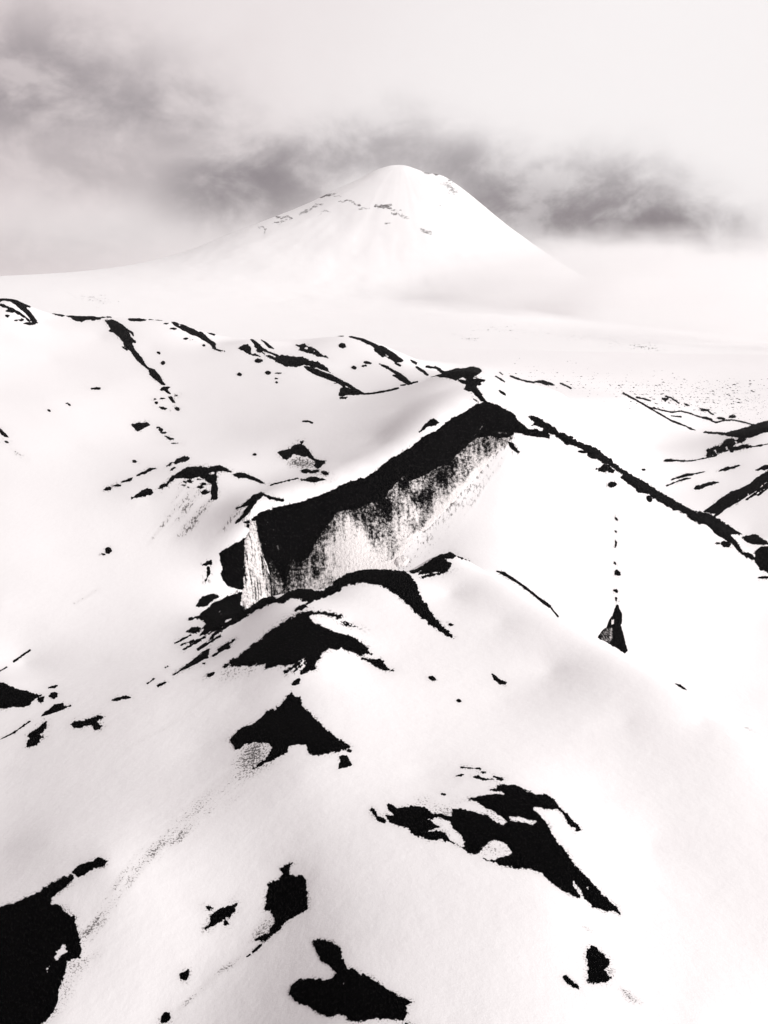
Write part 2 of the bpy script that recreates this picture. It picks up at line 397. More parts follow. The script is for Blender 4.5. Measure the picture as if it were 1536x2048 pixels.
def pieces(kq, q=2):
    """split a mask of quads: the main piece (with its crumbs) first, then every other sizeable piece"""
    n, m = kq.shape; a, b = -(-n//q), -(-m//q)
    big = np.zeros((a*q, b*q), bool); big[:n, :m] = kq
    low = big.reshape(a, q, b, q).any((1, 3))
    lab = np.where(low, np.arange(1, a*b+1).reshape(a, b), 0)
    while True:
        P = np.pad(lab, 1); N = lab
        for dy in (0, 1, 2):
            for dx in (0, 1, 2): N = np.maximum(N, P[dy:dy+a, dx:dx+b])
        N = np.where(low, N, 0)
        # pointer jumping: adopt the label of the cell that the label names
        fl = np.r_[0, N.ravel()]; N2 = fl[N]
        if (N2 == lab).all(): break
        lab = N2
    ids, cnt = np.unique(lab[lab > 0], return_counts=True)
    order = np.argsort(-cnt); main = ids[order[0]]
    full = np.repeat(np.repeat(lab, q, 0), q, 1)[:n, :m]
    out = [kq.copy()]
    for i in order[1:14]:
        if cnt[i] < max(5, .015*cnt[order[0]]): break
        c = kq & (full == ids[i]); out[0] &= ~c; out.append(c)
    return out
NSEED = [100]
def outcrop(name, label, cat, view, polys=(), holes=(), lines=(), spots=(), amp=3.2, fs=11.0, lift=1.0, dust=5.0, dustamt=.40, over=1.7, step=1.35,
            ypad=.05, yr=None, group=None, pale=None, parent=None, keepmat=None, strat=None):
    NSEED[0] += 7; sd0 = NSEED[0]
    polys = [cv(view, p) for p in polys]; holes = [cv(view, p) for p in holes]
    s_ = VIEW[view][2]
    lines = [(cv(view, p), wd/s_) for p, wd in lines]; spots = blobs(view, spots)
    allp = [p for p in polys] + [l for l, _ in lines] + [np.array([[b[0]-max(b[2:4]), b[1]-max(b[2:4])], [b[0]+max(b[2:4]), b[1]+max(b[2:4])]]) for b in spots]
    smin = min([9.0 if polys else 99] + [min(b[2:4]) for b in spots] + [2*wd for _, wd in lines]) if not polys else 9.0
    A = np.concatenate(allp); bb = (A[:, 0].min()-4, A[:, 1].min()-4, A[:, 0].max()+4, A[:, 1].max()+4)
    if not polys: fs = min(fs, max(3.2, smin*1.7))
    dust *= 1.15; dustamt *= .72
    def field(px, py, noise=True):
        f = np.full(px.shape, -1e9)
        for p in polys: f = np.maximum(f, sd_poly(px, py, p))
        for l, wd in lines: f = np.maximum(f, sd_line(px, py, l, wd))
        for b in spots: f = np.maximum(f, sd_blob(px, py, b))
        for h in holes: f = np.minimum(f, -sd_poly(px, py, h))
        if noise:
            # uneven, clumpy edge; thin shapes get less so that they do not vanish
            n = 1.6*fbm(px/fs, py/fs, sd0, 5, .82)
            if strat is not None:
                c, s = math.cos(R(strat)), math.sin(R(strat))
                n = .45*n + .9*fbm((px*c+py*s)/(fs*3.2), (-px*s+py*c)/(fs*.55), sd0+3, 3, .6)
            f = f + min(amp, 1.2+.55*smin)*n*np.clip(.75+np.abs(f)/8, .75, 1.0)
        return f
    U, L = local_grid(bb, lambda a, b: field(a, b, False), step, over, ypad, yr)
    Z = ground_z(U, L); Y = np.exp(L); X = U*Y
    px, py = project(X, Y, Z)
    f = field(px, py)
    if pale is not None: pl = pale(px, py)
    # surface normal
    e = .0025
    zu = (ground_z(U+e, L)-ground_z(U-e, L))/(2*e); zl = (ground_z(U, L+e)-ground_z(U, L-e))/(2*e)
    gx = zu/Y; gy = (zl - U*zu)/Y                    # dz/dx, dz/dy
    nl = np.sqrt(gx*gx+gy*gy+1)
    rough = np.clip(f/6, 0, 1)*(.5+.8*fbm(px/9.0, py/9.0, sd0+50, 3, .7))
    h = (np.clip(f*.55, -2.2, 1.0) + .45 + rough)*lift*Y/FPX
    keep = f > -1.6
    kq = keep[:-1, :-1] | keep[1:, :-1] | keep[:-1, 1:] | keep[1:, 1:]
    if not kq.any(): print('EMPTY', name, label); return None
    P = np.stack([X - gx/nl*h, Y - gy/nl*h, Z + h/nl], -1)
    loc = P[keep].mean(0)
    if parent is not None: off = np.array(parent.location)
    else: off = loc
    at = {'pale': np.zeros_like(f) if pale is None else pl}
    # surface coordinate up the slope: by height where it is steep, by foreshortened distance where it is flat
    dY = np.diff(Y, axis=0, prepend=Y[:1]); dZ = np.diff(Z, axis=0, prepend=Z[:1])
    UVp = np.stack([U, np.cumsum(np.hypot(dY*.3, dZ)/Y, 0)], -1)
    comp = pieces(kq)
    o = grid_mesh(name, P-off, M_ASH, comp[0], at, UVp, parent)
    if parent is None:
        o.location = loc; tag(o, label, cat, group)
    elif label: o['label'] = label
    for c in comp[1:]: grid_mesh('fragment', P-off, M_ASH, c, at, UVp, o)
    # dusting of ash on the snow round about
    if dust > 0:
        m = (PXG > bb[0]-4*dust) & (PXG < bb[2]+4*dust) & (PYG > bb[1]-4*dust) & (PYG < bb[3]+4*dust) & (WG > L.min()-.06) & (WG < L.max()+.06)
        if m.any():
            g = field(PXG[m], PYG[m], False)
            DIRT[m] = np.maximum(DIRT[m], dustamt*np.exp(-np.clip(-g, 0, None)/dust))
    return o
def dirty(view, poly, feather, amt, yr, streak=None, fade=None):
    """washed ash, also faint gully lines: a tint of the ground inside an outline"""
    P = cv(view, poly); bb = (P[:, 0].min()-feather*2, P[:, 1].min()-feather*2, P[:, 0].max()+feather*2, P[:, 1].max()+feather*2)
    m = (PXG > bb[0]) & (PXG < bb[2]) & (PYG > bb[1]) & (PYG < bb[3]) & (YG > yr[0]) & (YG < yr[1])
    if not m.any(): print('no ground for', poly[:30]); return
    s = sd_poly(PXG[m], PYG[m], P); a = np.clip(.5+s/feather*.5, 0, 1); a = a*a*(3-2*a)*amt
    if fade is not None:
        (ax, ay), (bx, by) = cv(view, fade)
        t = ((PXG[m]-ax)*(bx-ax)+(PYG[m]-ay)*(by-ay))/((bx-ax)**2+(by-ay)**2)
        a = a*np.clip(1-t, 0, 1)**.8
    if streak is not None:
        c, sn = math.cos(R(streak)), math.sin(R(streak))
        a = a*np.clip(.75+1.1*fbm((PXG[m]*c+PYG[m]*sn)/90, (-PXG[m]*sn+PYG[m]*c)/7, 77, 3), 0, 1.3)
    DIRT[m] = np.maximum(DIRT[m], a)

# ---- the great rock wall in the middle
WALL = "110 640 150 605 250 575 330 560 430 530 520 490 600 455 680 430 740 390 800 340 880 295 950 240 1040 190 1100 140 1160 110 1230 68 1270 58 1310 70 1350 90 1400 115 1430 155 1470 190 1500 196 1536 200 1575 205 1580 238 1536 233 1480 225 1440 212 1410 214 1390 235 1330 240 1280 235 1225 240 1190 265 1150 300 1110 340 1090 380 1060 370 1010 400 960 430 930 440 890 455 860 430 820 470 790 500 770 530 720 560 680 570 640 590 600 590 540 605 500 650 490 660 450 720 420 770 390 830 350 860 300 845 288 880 280 930 262 955 240 900 200 830 190 870 165 820 140 740 118 690"
wall_poly = cv('E', WALL)
def wall_pale(px, py):
    x = (px-460)*2.4774; y = (py-780)*2.4774
    # faint grey rock streaks on the lower left of the wall, dust of snow near its foot
    a = .34*np.clip((430-x)/330, 0, 1)*np.clip((y-600)/80, 0, 1)*np.clip(.6+1.2*fbm(px/9, py/120, 5, 3), 0, 1.4)
    s = sd_poly(px, py, wall_poly)
    edge = np.clip(1-s/6, 0, 1)*np.clip((x*.62+y-880)/160, 0, 1)
    b = sd_line(px, py, cv('E', "1205 232 1240 195 1258 168"), 1.2/2.48)
    c = sd_line(px, py, cv('E', "1310 214 1368 218"), 2.2/2.48)
    d = sd_line(px, py, cv('E', "232 770 240 805"), 4/2.48)
    return np.clip(np.maximum.reduce([a, .30*edge, .5*(b > -.5), .45*(c > -.8), .4*(d > -.5)]), 0, 1)
cl = thing('cliff', 'huge black rock wall under the highest near ridge, with dirty snow scree at its foot', 'rock wall', (-40, 330, -52))
outcrop('rock_face', None, None, 'E', [WALL], amp=3.0, fs=10, pale=wall_pale, parent=cl, over=2.6, step=1.3, ypad=.03, dust=4, dustamt=.5, yr=(262, 430))
SCREE = "118 660 160 800 190 880 230 1020 300 990 360 985 440 1000 500 960 560 915 700 885 830 892 815 860 850 815 890 770 930 720 1000 670 1050 610 1100 560 1130 520 1180 470 1250 390 1330 300 1400 240 1380 205 1300 215 1180 250 1060 340 860 410 700 530 500 620 400 750 280 820 180 760"
def scree_pale(px, py):
    x = (px-460)*2.4774; y = (py-780)*2.4774
    w_ = sd_poly(px, py, wall_poly)*2.4774                  # negative below the wall
    a = .50 + .30*np.clip((-w_-5)/180, 0, 1)
    fan = sd_poly(x, y, [(560, 600), (620, 640), (720, 780), (810, 885), (560, 920), (430, 960), (470, 800)])
    a = a + .22*np.clip(.5+fan/60, 0, 1)
    gap = sd_poly(x, y, [(600, 620), (770, 560), (800, 700), (830, 880), (760, 830), (690, 740)])
    a = a - .10*np.clip(.5+gap/50, 0, 1)
    left = np.clip((430-x)/160, 0, 1)*np.clip((1010-y)/160, 0, 1)
    a = a - .22*left
    up = np.clip((x-900)/120, 0, 1); a = a + .06*up
    for (bx, by, br) in [(975, 600, 34), (985, 520, 30), (1060, 440, 36), (935, 540, 30), (950, 690, 26), (885, 800, 18), (790, 590, 34), (860, 470, 20), (1105, 375, 24), (430, 910, 18)]:
        q = np.sqrt((x-bx)**2 + ((y-by)*.75)**2)
        a = a - .34*np.clip(1-q/(br*1.5), 0, 1)
    # little gullies run straight down the scree
    ang = np.arctan2(y-430, x-640)
    a = a + .16*fbm((x*.9-y*.25)/26, (y+.3*x)/160, 9, 3) + .16*fbm(x/40, y/60, 19, 4)
    out = sd_poly(px, py, cv('E', SCREE))
    a = a + .55*np.clip(1-out/13, 0, 1)*np.clip((-w_-60)/60, 0, 1)*np.clip((x-560)/120, 0, 1)
    return np.clip(a, 0, 1)
outcrop('scree', 'speckled grey scree of ash and old snow', None, 'E', [SCREE], amp=3, fs=8, lift=.4, pale=scree_pale, parent=cl, over=2.0, step=1.3, ypad=.02, dust=7, dustamt=.6, yr=(255, 420))
PALE = "72 745 95 700 100 648 124 650 146 760 178 880 212 960 240 1015 150 1035 80 1090 55 1040 72 900"
def strip_pale(px, py):
    x = (px-460)*2.4774; y = (py-780)*2.4774
    st = fbm((x+.12*y*-1)/7, y/110, 61, 3)
    return np.clip(.84 - .60*np.clip(st*1.9-.22, 0, 1) - .42*np.clip((x-.24*(y-660)-92)/60, 0, 1), 0, 1)
outcrop('snow_tongue', 'pale tongue of snow with dark drips', None, 'E', [PALE], amp=3.5, fs=8, lift=2.4, pale=strip_pale, parent=cl, over=2.6, step=1.3, ypad=.04, dust=0, yr=(240, 296))
outcrop('snow_lump', None, None, 'E', [], spots=[(850, 850, 34, 22, -10)], amp=1.5, lift=3.0, pale=lambda a, b: np.full(a.shape, .93), parent=cl, over=3, ypad=.03, dust=6, dustamt=.8)
outcrop('side_wall', 'black block below the left end of the wall', None, 'D', ["805 690 850 660 910 628 955 605 950 660 945 740 947 800 947 890 900 885 860 870 830 840 815 800 830 770 815 730"], amp=3, parent=cl, over=2.4, ypad=.05, dust=5)

# ---- the bands of ash on the near spine, far to near
BAND = "445 290 500 250 560 215 600 235 650 200 700 185 770 188 805 200 850 170 880 140 930 110 990 97 1060 92 1130 93 1200 102 1230 118 1260 160 1285 230 1320 290 1370 350 1440 415 1400 405 1340 360 1270 310 1220 255 1170 215 1110 180 1060 162 1000 155 940 160 905 175 895 195 840 215 790 235 750 250 700 228 665 228 650 238 620 248 580 252 530 268 480 297 430 332 350 372 285 418 300 395 380 340"
outcrop('ash_band', 'long arched black ash crest standing against the speckled scree of the rock wall', 'ash crest', 'G', [BAND], lines=[("690 285 735 262 775 228", 5)], amp=4.5, fs=9, over=2.2, ypad=.06, dust=6)
outcrop('ash_slope', 'ragged black ash slope left of the arched crest, cut by thin snow streaks', 'ash slope', 'G',
        ["240 330 245 300 300 255 360 225 425 195 437 205 432 250 450 290 400 322 350 352 300 385 240 405 255 370 262 345"], holes=["310 300 330 288 338 292 318 304", "355 335 385 320 388 328 362 344", "250 300 262 318 245 322"], amp=6, fs=8, strat=-32, over=2.2, ypad=.06, dust=8, dustamt=.5)
outcrop('rock_outcrop', 'black rock knob at the left top of the ragged ash slope', 'outcrop', 'G', ["220 265 230 235 270 215 310 208 330 220 300 240 270 265 240 268"], spots=[(193,328,9,6), (228,320,12,7)], amp=4, over=2.2, dust=6)
outcrop('rock_outcrop', 'oval black rock below left of the ragged ash slope', 'outcrop', 'G', [], spots=[(212,378,28,13,-8), (192,385,12,7)], amp=3.5, over=2.2, dust=6)
outcrop('ash_streak', 'slanting black ash streak running down left of the near spine', 'ash streak', 'G', ["130 575 200 520 250 480 280 468 272 510 220 538 170 562", "320 472 360 442 405 420 372 458 332 482", "245 532 265 528 262 540 246 542"], lines=[("230 470 330 405", 4), ("300 500 345 470", 3), ("40 640 75 625", 3.5), ("150 450 205 425", 3), ("140 430 190 400", 3), ("275 590 300 582", 4)], amp=4, strat=-33, over=2.2, ypad=.08, dust=6, dustamt=.45)
outcrop('ash_streak', 'thin dark ash lines below the oval rock, furthest left on the spine', 'ash streak', 'G', [], lines=[("120 440 165 415", 3), ("160 470 240 425", 3), ("190 440 260 412", 3), ("110 590 160 560", 2.2)], amp=2, over=2.2, ypad=.06, dust=6, dustamt=.4)
outcrop('ash_patch', 'broad winged black ash patch in the middle of the near spine', 'ash patch', 'G',
        ["345 552 430 495 500 440 570 380 640 335 700 300 740 290 800 290 850 297 905 315 890 322 850 308 800 302 755 310 750 325 790 350 830 370 870 390 905 398 950 410 1000 440 1030 470 1045 495 1010 500 980 490 950 475 900 465 850 465 810 485 800 515 775 530 790 560 745 575 715 585 735 550 748 510 700 525 650 545 590 545 540 562 550 535 500 540 470 550 440 540 400 545"],
        lines=[("640 580 690 545 742 508", 5), ("680 575 745 520", 3)], spots=[(935,355,20,6,15)], amp=5, fs=9, over=2.2, ypad=.05, dust=8, dustamt=.5)
outcrop('ash_patch', 'small black ash strip at the right tip of the winged patch', 'ash patch', 'G', ["1000 510 1050 518 1090 515 1110 540 1135 570 1110 570 1080 555 1040 530"], spots=[(1146,567,7,4)], amp=4, over=2, dust=6, dustamt=.5)
outcrop('rock_outcrop', 'little black rock on the snow neck above the tent shaped patch', 'outcrop', 'G', [], spots=[(690,625,19,12,-35)], amp=3, over=2.2, dust=6)
outcrop('ash_patch', 'black tent shaped ash patch with two wings, on the near spine', 'ash patch', 'G',
        ["375 900 400 870 440 840 500 815 540 780 580 745 620 735 640 700 665 675 680 690 705 695 720 735 770 790 830 850 890 895 945 930 900 950 830 960 770 968 745 945 740 925 700 915 655 930 640 955 590 985 540 1010 490 1035 520 1010 560 975 580 930 560 910 500 908 440 915 420 940 400 940 395 920"],
        holes=["586 742 596 740 596 754 588 756"], amp=4.2, fs=9, over=2.0, ypad=.05, dust=7, dustamt=.5)
outcrop('rock_outcrop', 'small black rock below the right wing of the tent shaped patch', 'outcrop', 'G', ["890 975 930 972 955 1015 930 1025 890 1033 900 1000"], spots=[(938,948,10,5)], amp=3.5, over=2, dust=7)
outcrop('ash_patch', 'small black ash cap on the crest right of the arched crest', 'ash patch', 'G', ["1210 102 1250 95 1290 75 1340 40 1380 20 1420 12 1450 25 1510 52 1450 32 1420 38 1385 40 1425 65 1405 98 1350 105 1300 110 1265 120 1285 95 1240 108"], spots=[(1335,118,34,5,-12)], amp=3, over=2.6, ypad=.08, dust=6)
outcrop('boulder', 'small black boulder in the snow right of the winged patch, upper of two', 'boulder', 'G', [], spots=[(1332,607,16,9,20)], amp=2, lift=2.5, over=2, dust=4)
outcrop('boulder', 'tiny black stone in the snow right of the winged patch, lower of two', 'boulder', 'G', [], spots=[(1460,713,9,6,15)], amp=1.5, lift=2, over=2, dust=4)
outcrop('boulder', 'tiny black stone beside the right leg of the arched crest', 'boulder', 'G', [], spots=[(1420,353,10,5,15)], amp=1.5, lift=2, over=2, dust=4)
# ---- lower right hump
outcrop('ash_patch', 'big black ash patch with snow islands, on the lower right hump', 'ash patch', 'J',
        ["190 345 235 345 200 310 195 290 220 288 250 310 340 297 400 305 430 335 500 345 545 355 540 312 600 318 680 335 730 348 770 385 810 402 835 382 810 352 760 325 700 290 675 272 632 260 690 245 740 240 830 235 800 218 745 212 775 208 780 190 830 185 880 190 920 205 980 235 1040 235 1080 265 1125 320 1180 375 1230 425 1200 428 1160 385 1120 330 1080 310 1030 310 970 295 975 320 1010 350 1050 400 1060 430 1090 480 1140 540 1190 610 1240 660 1290 710 1350 780 1410 835 1430 870 1400 850 1360 855 1290 830 1260 800 1225 750 1185 685 1175 700 1215 780 1170 765 1110 735 1070 705 1030 660 960 635 880 625 810 610 770 590 725 585 690 550 640 545 600 520 590 510 540 490 480 470 440 478 380 465 340 450 310 415 260 400 210 380"],
        holes=["415 365 450 360 520 365 545 400 580 440 610 490 605 525 560 500 530 480 510 440 460 430 405 435 475 405 440 390", "675 555 690 530 720 495 765 475 820 490 860 540 850 560 800 565 770 580 730 588", "840 350 880 350 990 375 980 395 920 385 850 375", "1245 726 1262 724 1258 738 1246 736"], amp=4.2, fs=9, over=1.6, step=1.5, dust=7, dustamt=.5)
outcrop('rock_outcrop', 'black rock pair at the left tip of the patch with snow islands', 'outcrop', 'J', ["105 320 115 305 135 315 148 350 188 372 182 390 150 375 125 345"], amp=3.5, dust=7)
outcrop('ash_streak', 'thin ash strip in the snow above the patch with snow islands', 'ash streak', 'J', ["635 140 680 138 700 150 760 155 720 160 680 152"], lines=[("590 92 690 100", 2), ("560 138 600 130", 1.5), ("760 140 800 150", 3)], spots=[(800,156,10,4), (705,118,6,2.5)], amp=2.5, dust=6, dustamt=.4)
outcrop('boulder', 'tiny dark stone on the snow above the left half of the patch with islands', 'boulder', 'J', [], spots=[(495,234,11,4,10)], amp=1.5, lift=2, dust=6)
# ---- bottom of the frame
outcrop('ash_patch', 'mitten shaped black ash patch in the bottom middle', 'ash patch', 'K',
        ["170 85 195 75 250 90 285 115 290 150 310 190 360 215 410 235 450 262 490 290 540 315 580 330 550 345 555 375 540 405 480 400 420 400 350 410 310 405 310 385 275 380 235 390 190 370 150 345 100 325 80 300 85 270 110 245 160 238 220 245 255 235 270 215 245 185 205 160 185 120"],
        holes=["293 252 303 250 304 260 295 262"], spots=[(548,418,14,5)], amp=5, fs=8, over=1.4, step=1.6, dust=7, dustamt=.55)
outcrop('ash_patch', 'upright black ash patch at the lower right, with dusty snow below it', 'ash patch', 'K', ["1280 115 1310 108 1330 130 1365 160 1365 190 1350 200 1378 235 1360 250 1320 258 1290 252 1285 200 1280 150"], amp=5, fs=8, dust=9, dustamt=.6)
outcrop('rock_outcrop', 'small curved black rock left of the upright patch at the lower right', 'outcrop', 'K', ["1183 230 1195 222 1220 245 1245 265 1252 282 1225 272 1200 255"], amp=3, dust=6)
outcrop('ash_slope', 'large black ash face filling the bottom left corner', 'ash slope', 'I',
        ["-90 415 0 398 60 378 120 352 180 330 230 290 290 260 345 235 350 255 310 300 280 320 240 345 245 375 290 390 325 425 360 440 365 490 380 540 390 600 385 635 345 640 320 660 310 720 285 780 275 830 265 880 240 920 200 955 180 985 -90 990"],
        holes=["262 640 275 605 300 575 320 580 315 600 340 602 310 620 290 640 265 658", "220 690 232 672 240 680 228 705"], spots=[], amp=5, fs=8, over=1.4, step=1.8, ypad=.08, dust=9, dustamt=.55)
outcrop('rock_outcrop', 'black rock lip at the upper end of the bottom left ash face', 'outcrop', 'I', ["350 228 380 195 430 175 475 160 520 172 500 200 450 205 400 240 375 248"], amp=4, dust=7, dustamt=.5)
outcrop('ash_patch', 'tall black ash patch with a hooked tail, bottom centre left', 'ash patch', 'I', ["1340 205 1385 205 1390 240 1450 245 1465 270 1475 330 1475 400 1420 435 1370 465 1330 510 1270 555 1230 550 1290 515 1320 460 1300 410 1270 405 1280 350 1290 320 1285 285 1330 265 1360 235"], lines=[("1370 205 1400 185", 4)], amp=5, fs=8, over=1.6, dust=8, dustamt=.55)
outcrop('rock_outcrop', 'black rock left of the patch with the hooked tail', 'outcrop', 'I', ["985 498 1010 470 1010 440 1060 400 1100 390 1138 375 1130 410 1100 440 1050 465 1010 495"], spots=[(1005,398,18,8,20), (1085,462,8,14)], amp=4, dust=9, dustamt=.55)
outcrop('boulder', 'round black boulder in a snow hollow, bottom left of centre', 'boulder', 'I', ['866 716 880 709 902 696 907 722 893 743 869 739'], amp=2.5, lift=2, dust=8, dustamt=.55)
outcrop('boulder', 'black boulder cut by the bottom edge of the picture', 'boulder', 'I', ['778 916 794 898 813 904 819 926 801 946 774 950'], amp=2.5, lift=2, dust=8, dustamt=.55)
outcrop('ash_streak', 'thin dark crack of ash below the hooked tail', 'ash streak', 'I', [], lines=[("1255 575 1215 608", 4.5), ("1200 622 1185 632", 2)], amp=2, dust=7, dustamt=.5)
# ---- left edge, middle distance
outcrop('ash_slope', 'black ash bank at the left edge, halfway down the picture', 'ash slope', 'H', ["-80 190 0 205 30 208 80 225 140 248 195 268 255 275 235 290 195 315 180 338 130 350 80 345 40 355 0 360 -80 372"], amp=3.5, over=2, ypad=.08, dust=6)
outcrop('rock_outcrop', 'small black rock at the tip of the bank on the left edge', 'outcrop', 'H', ["235 292 270 285 252 328 226 318"], amp=3.5, over=2, dust=6)
outcrop('rock_outcrop', 'thin black rock above the tip of the bank on the left edge', 'outcrop', 'H', ["295 232 315 222 352 219 335 233"], amp=2.5, over=2, dust=6)
outcrop('rock_outcrop', 'rounded black rock just right of the bank tip', 'outcrop', 'H', ["303 285 315 268 335 258 355 265 350 285 330 300"], amp=2.5, over=2, dust=6)
outcrop('rock_outcrop', 'leaf shaped black rock below the bank on the left edge', 'outcrop', 'H', ["260 405 290 372 335 340 385 325 395 345 430 342 395 358 360 375 310 392"], amp=3, over=2, dust=6)
outcrop('rock_outcrop', 'jagged upright black rock near the left edge, lowest of its cluster', 'outcrop', 'H', ["165 595 172 560 185 545 165 530 200 505 245 470 285 435 285 470 260 500 245 520 268 535 245 550 210 590"], amp=4, over=2, dust=9, dustamt=.5)
outcrop('ash_patch', 'black ash patch with a snow bite, right of the left edge cluster', 'ash patch', 'H', ["430 460 460 435 510 440 560 425 600 408 630 410 625 425 595 440 610 465 630 460 615 480 585 482 575 455 540 460 510 478 460 478"], amp=4, over=2, dust=9, dustamt=.5)
outcrop('rock_outcrop', 'flat lens shaped black rock on the snow rim right of the left edge cluster', 'outcrop', 'H', ["688 308 730 290 775 280 805 292 770 300 720 308"], amp=2.5, over=2, dust=7)
outcrop('rock_outcrop', 'slim black rock with a thin trail at the far left below the bank', 'outcrop', 'H', ["58 520 85 500 110 490 95 510"], lines=[("0 550 60 520", 2), ("110 488 185 438", 1.6)], amp=2, over=2, dust=6)
outcrop('ash_streak', 'thin dark crack on the open snow bowl at the left', 'ash streak', 'H', [], lines=[("85 70 135 35 185 0", 4), ("0 128 40 105", 1.2)], amp=2.5, over=2, dust=4)
outcrop('rock_outcrop', 'small dark sliver under the left wing of the winged patch', 'outcrop', 'H', [], spots=[(1300,150,20,6,-25)], lines=[("968 217 1015 200", 4), ("905 205 945 178", 1.8), ("1015 108 1030 100", 2)], amp=2, over=2, dust=6)
# ---- little ridges in the left bowl
outcrop('ash_crest', 'black arc shaped ash crest with a hanging right leg, left of the rock wall', 'ash crest', 'D',
        ["455 330 480 318 510 295 545 262 590 232 630 202 680 208 740 208 800 198 840 215 875 235 830 230 790 235 788 290 800 350 795 385 765 385 755 345 765 310 745 295 720 275 690 262 650 272 600 265 560 268 540 285 515 310 480 330"], holes=["750 245 770 232 782 240 762 250"], spots=[(730,348,24,9,-8), (690,275,12,6), (640,285,12,6), (610,290,10,5), (720,300,12,7), (600,310,8,4), (630,322,8,4), (700,320,8,4)], amp=3.5, over=2.2, ypad=.05, dust=6, dustamt=.5)
outcrop('rock_outcrop', 'black rock at the lower left foot of the arc shaped crest', 'outcrop', 'D', ["320 380 350 355 390 330 430 332 445 350 420 365 385 368 350 378"], amp=3.5, over=2.2, dust=5)
outcrop('rock_outcrop', 'black rock just above the arc shaped crest', 'outcrop', 'D', ["545 185 575 160 600 148 630 142 640 160 620 172 590 175 570 190"], lines=[("512 202 545 180", 2.5), ("535 225 560 210", 3)], amp=3.5, over=2.4, ypad=.08, dust=5)
outcrop('ash_streak', 'broken dark ash line left of the arc shaped crest', 'ash streak', 'D', ["160 335 175 320 200 322 195 332 178 337", "210 312 235 303 255 310 230 314", "262 290 290 278 318 268 310 280 280 292", "345 255 380 235 415 213 450 213 430 225 390 240"], amp=2.2, over=2.4, ypad=.08, dust=5)
outcrop('ash_patch', 'curved black ash strip right of the arc shaped crest', 'ash patch', 'D', ["880 250 910 240 950 240 985 258 1030 280 1058 298 1030 297 990 277 950 265 915 267"], amp=2.5, over=2.4, ypad=.06, dust=5)
outcrop('rock_outcrop', 'pale streaked black slab with a thin right arm, just above the wall corner', 'outcrop', 'D', ["900 438 935 418 970 388 1010 362 1040 345 1062 360 1020 385 1000 420 960 472 920 512 900 520 930 480 965 430 985 412 930 434"], lines=[("1040 352 1090 378", 5), ("1090 378 1158 392", 7)], amp=3, over=2.4, ypad=.06, dust=5, dustamt=.5)
outcrop('boulder', 'round black boulder with a small neighbour, alone on the left bowl', 'boulder', 'D', ['171 666 185 655 200 661 203 678 190 691 177 685', '148 690 160 688 172 700 158 698'], amp=2.5, lift=2, over=2, dust=5, dustamt=.5)
outcrop('rock_outcrop', 'small black rock on the snow ledge left of the wall corner', 'outcrop', 'D', ["708 755 735 735 765 730 760 750 735 755"], lines=[("745 765 748 800 730 840", 4)], amp=3, over=2.2, dust=8, dustamt=.5)
outcrop('boulder', 'black stone on the snow above the wall corner', 'boulder', 'D', [], spots=[(975,512,22,7,-10), (970,537,12,8)], amp=2, over=2.4, dust=5)
outcrop('boulder', 'small black stone left above the arc shaped crest', 'boulder', 'D', [], spots=[(334,175,11,6,15)], amp=1.6, lift=2, over=2.2, dust=4)
outcrop('boulder', 'tiny black stone left of the diamond shaped outcrop', 'boulder', 'B', [], spots=[(280,740,7,5)], amp=1, lift=2, over=2.2, dust=3)
outcrop('rock_outcrop', 'diamond shaped black outcrop with dirty snow inside, behind the rock wall', 'outcrop', 'B',
        ["400 732 460 710 480 695 515 685 535 695 560 725 585 760 610 770 642 770 640 788 600 812 580 800 600 775 555 755 520 748 480 735 465 745 445 765 425 760"], spots=[(522,678,7,4)], amp=3, over=2.4, ypad=.04, dust=5, dustamt=.5)
outcrop('rock_outcrop', 'row of low black rocks at the foot of the diamond shaped outcrop', 'outcrop', 'B', [], spots=[(540,825,22,9), (585,826,22,6,-8), (640,835,16,8,15), (580,868,32,13), (545,870,26,4), (620,868,18,4)], lines=[("360 897 420 880 500 862", 1.6)], amp=2.5, over=2.4, ypad=.04, dust=5, dustamt=.45)
outcrop('ash_streak', 'tiny dark curl on the wide snow above the diamond shaped outcrop', 'ash streak', 'B', [], lines=[("527 570 555 570 575 578", 3)], amp=1, over=2.2, dust=3)
outcrop('rock_outcrop', 'triangular black rock on the snow just above the rock wall crest', 'outcrop', 'B', ["1122 625 1150 590 1180 560 1200 562 1225 578 1195 590 1160 600 1140 612"], amp=2.5, over=2.4, ypad=.05, dust=4)
outcrop('rock_outcrop', 'kite shaped black rock alone on the left snowfield', 'outcrop', 'A', ["790 870 830 860 880 853 900 868 880 880 850 895 825 905 805 885"], amp=2.5, over=2.2, dust=5)
outcrop('ash_streak', 'broken black trail right of the kite shaped rock', 'ash streak', 'A', ["985 938 1010 938 1040 955 1025 960"], spots=[(963,898,11,8,30), (980,918,14,5), (950,884,5,3), (1048,980,9,2)], amp=2, over=2.2, dust=4)
outcrop('boulder', 'flat lens shaped dark stone in the middle of the left snowfield', 'boulder', 'A', [], spots=[(575,651,20,6)], amp=1.2, lift=2, over=2.4, dust=3)
outcrop('boulder', 'small dark pebble left of the lens shaped stone, nearer one', 'boulder', 'A', [], spots=[(294,783,8,4,30)], amp=1, lift=2, over=2.4, dust=2)
outcrop('boulder', 'small dark pebble pair between the lens shaped stone and the left pebble', 'boulder', 'A', [], spots=[(415,748,7,4,35), (405,740,4,2)], amp=1, lift=2, over=2.4, dust=2)
outcrop('ash_streak', 'dark ash line with a stone at the left edge, level with the wall top', 'ash streak', 'A', ["0 892 25 915 52 945 30 940 0 912"], spots=[(37,971,13,7,20), (104,1038,8,2.5,30)], amp=2, over=2.2, ypad=.08, dust=5, dustamt=.45)
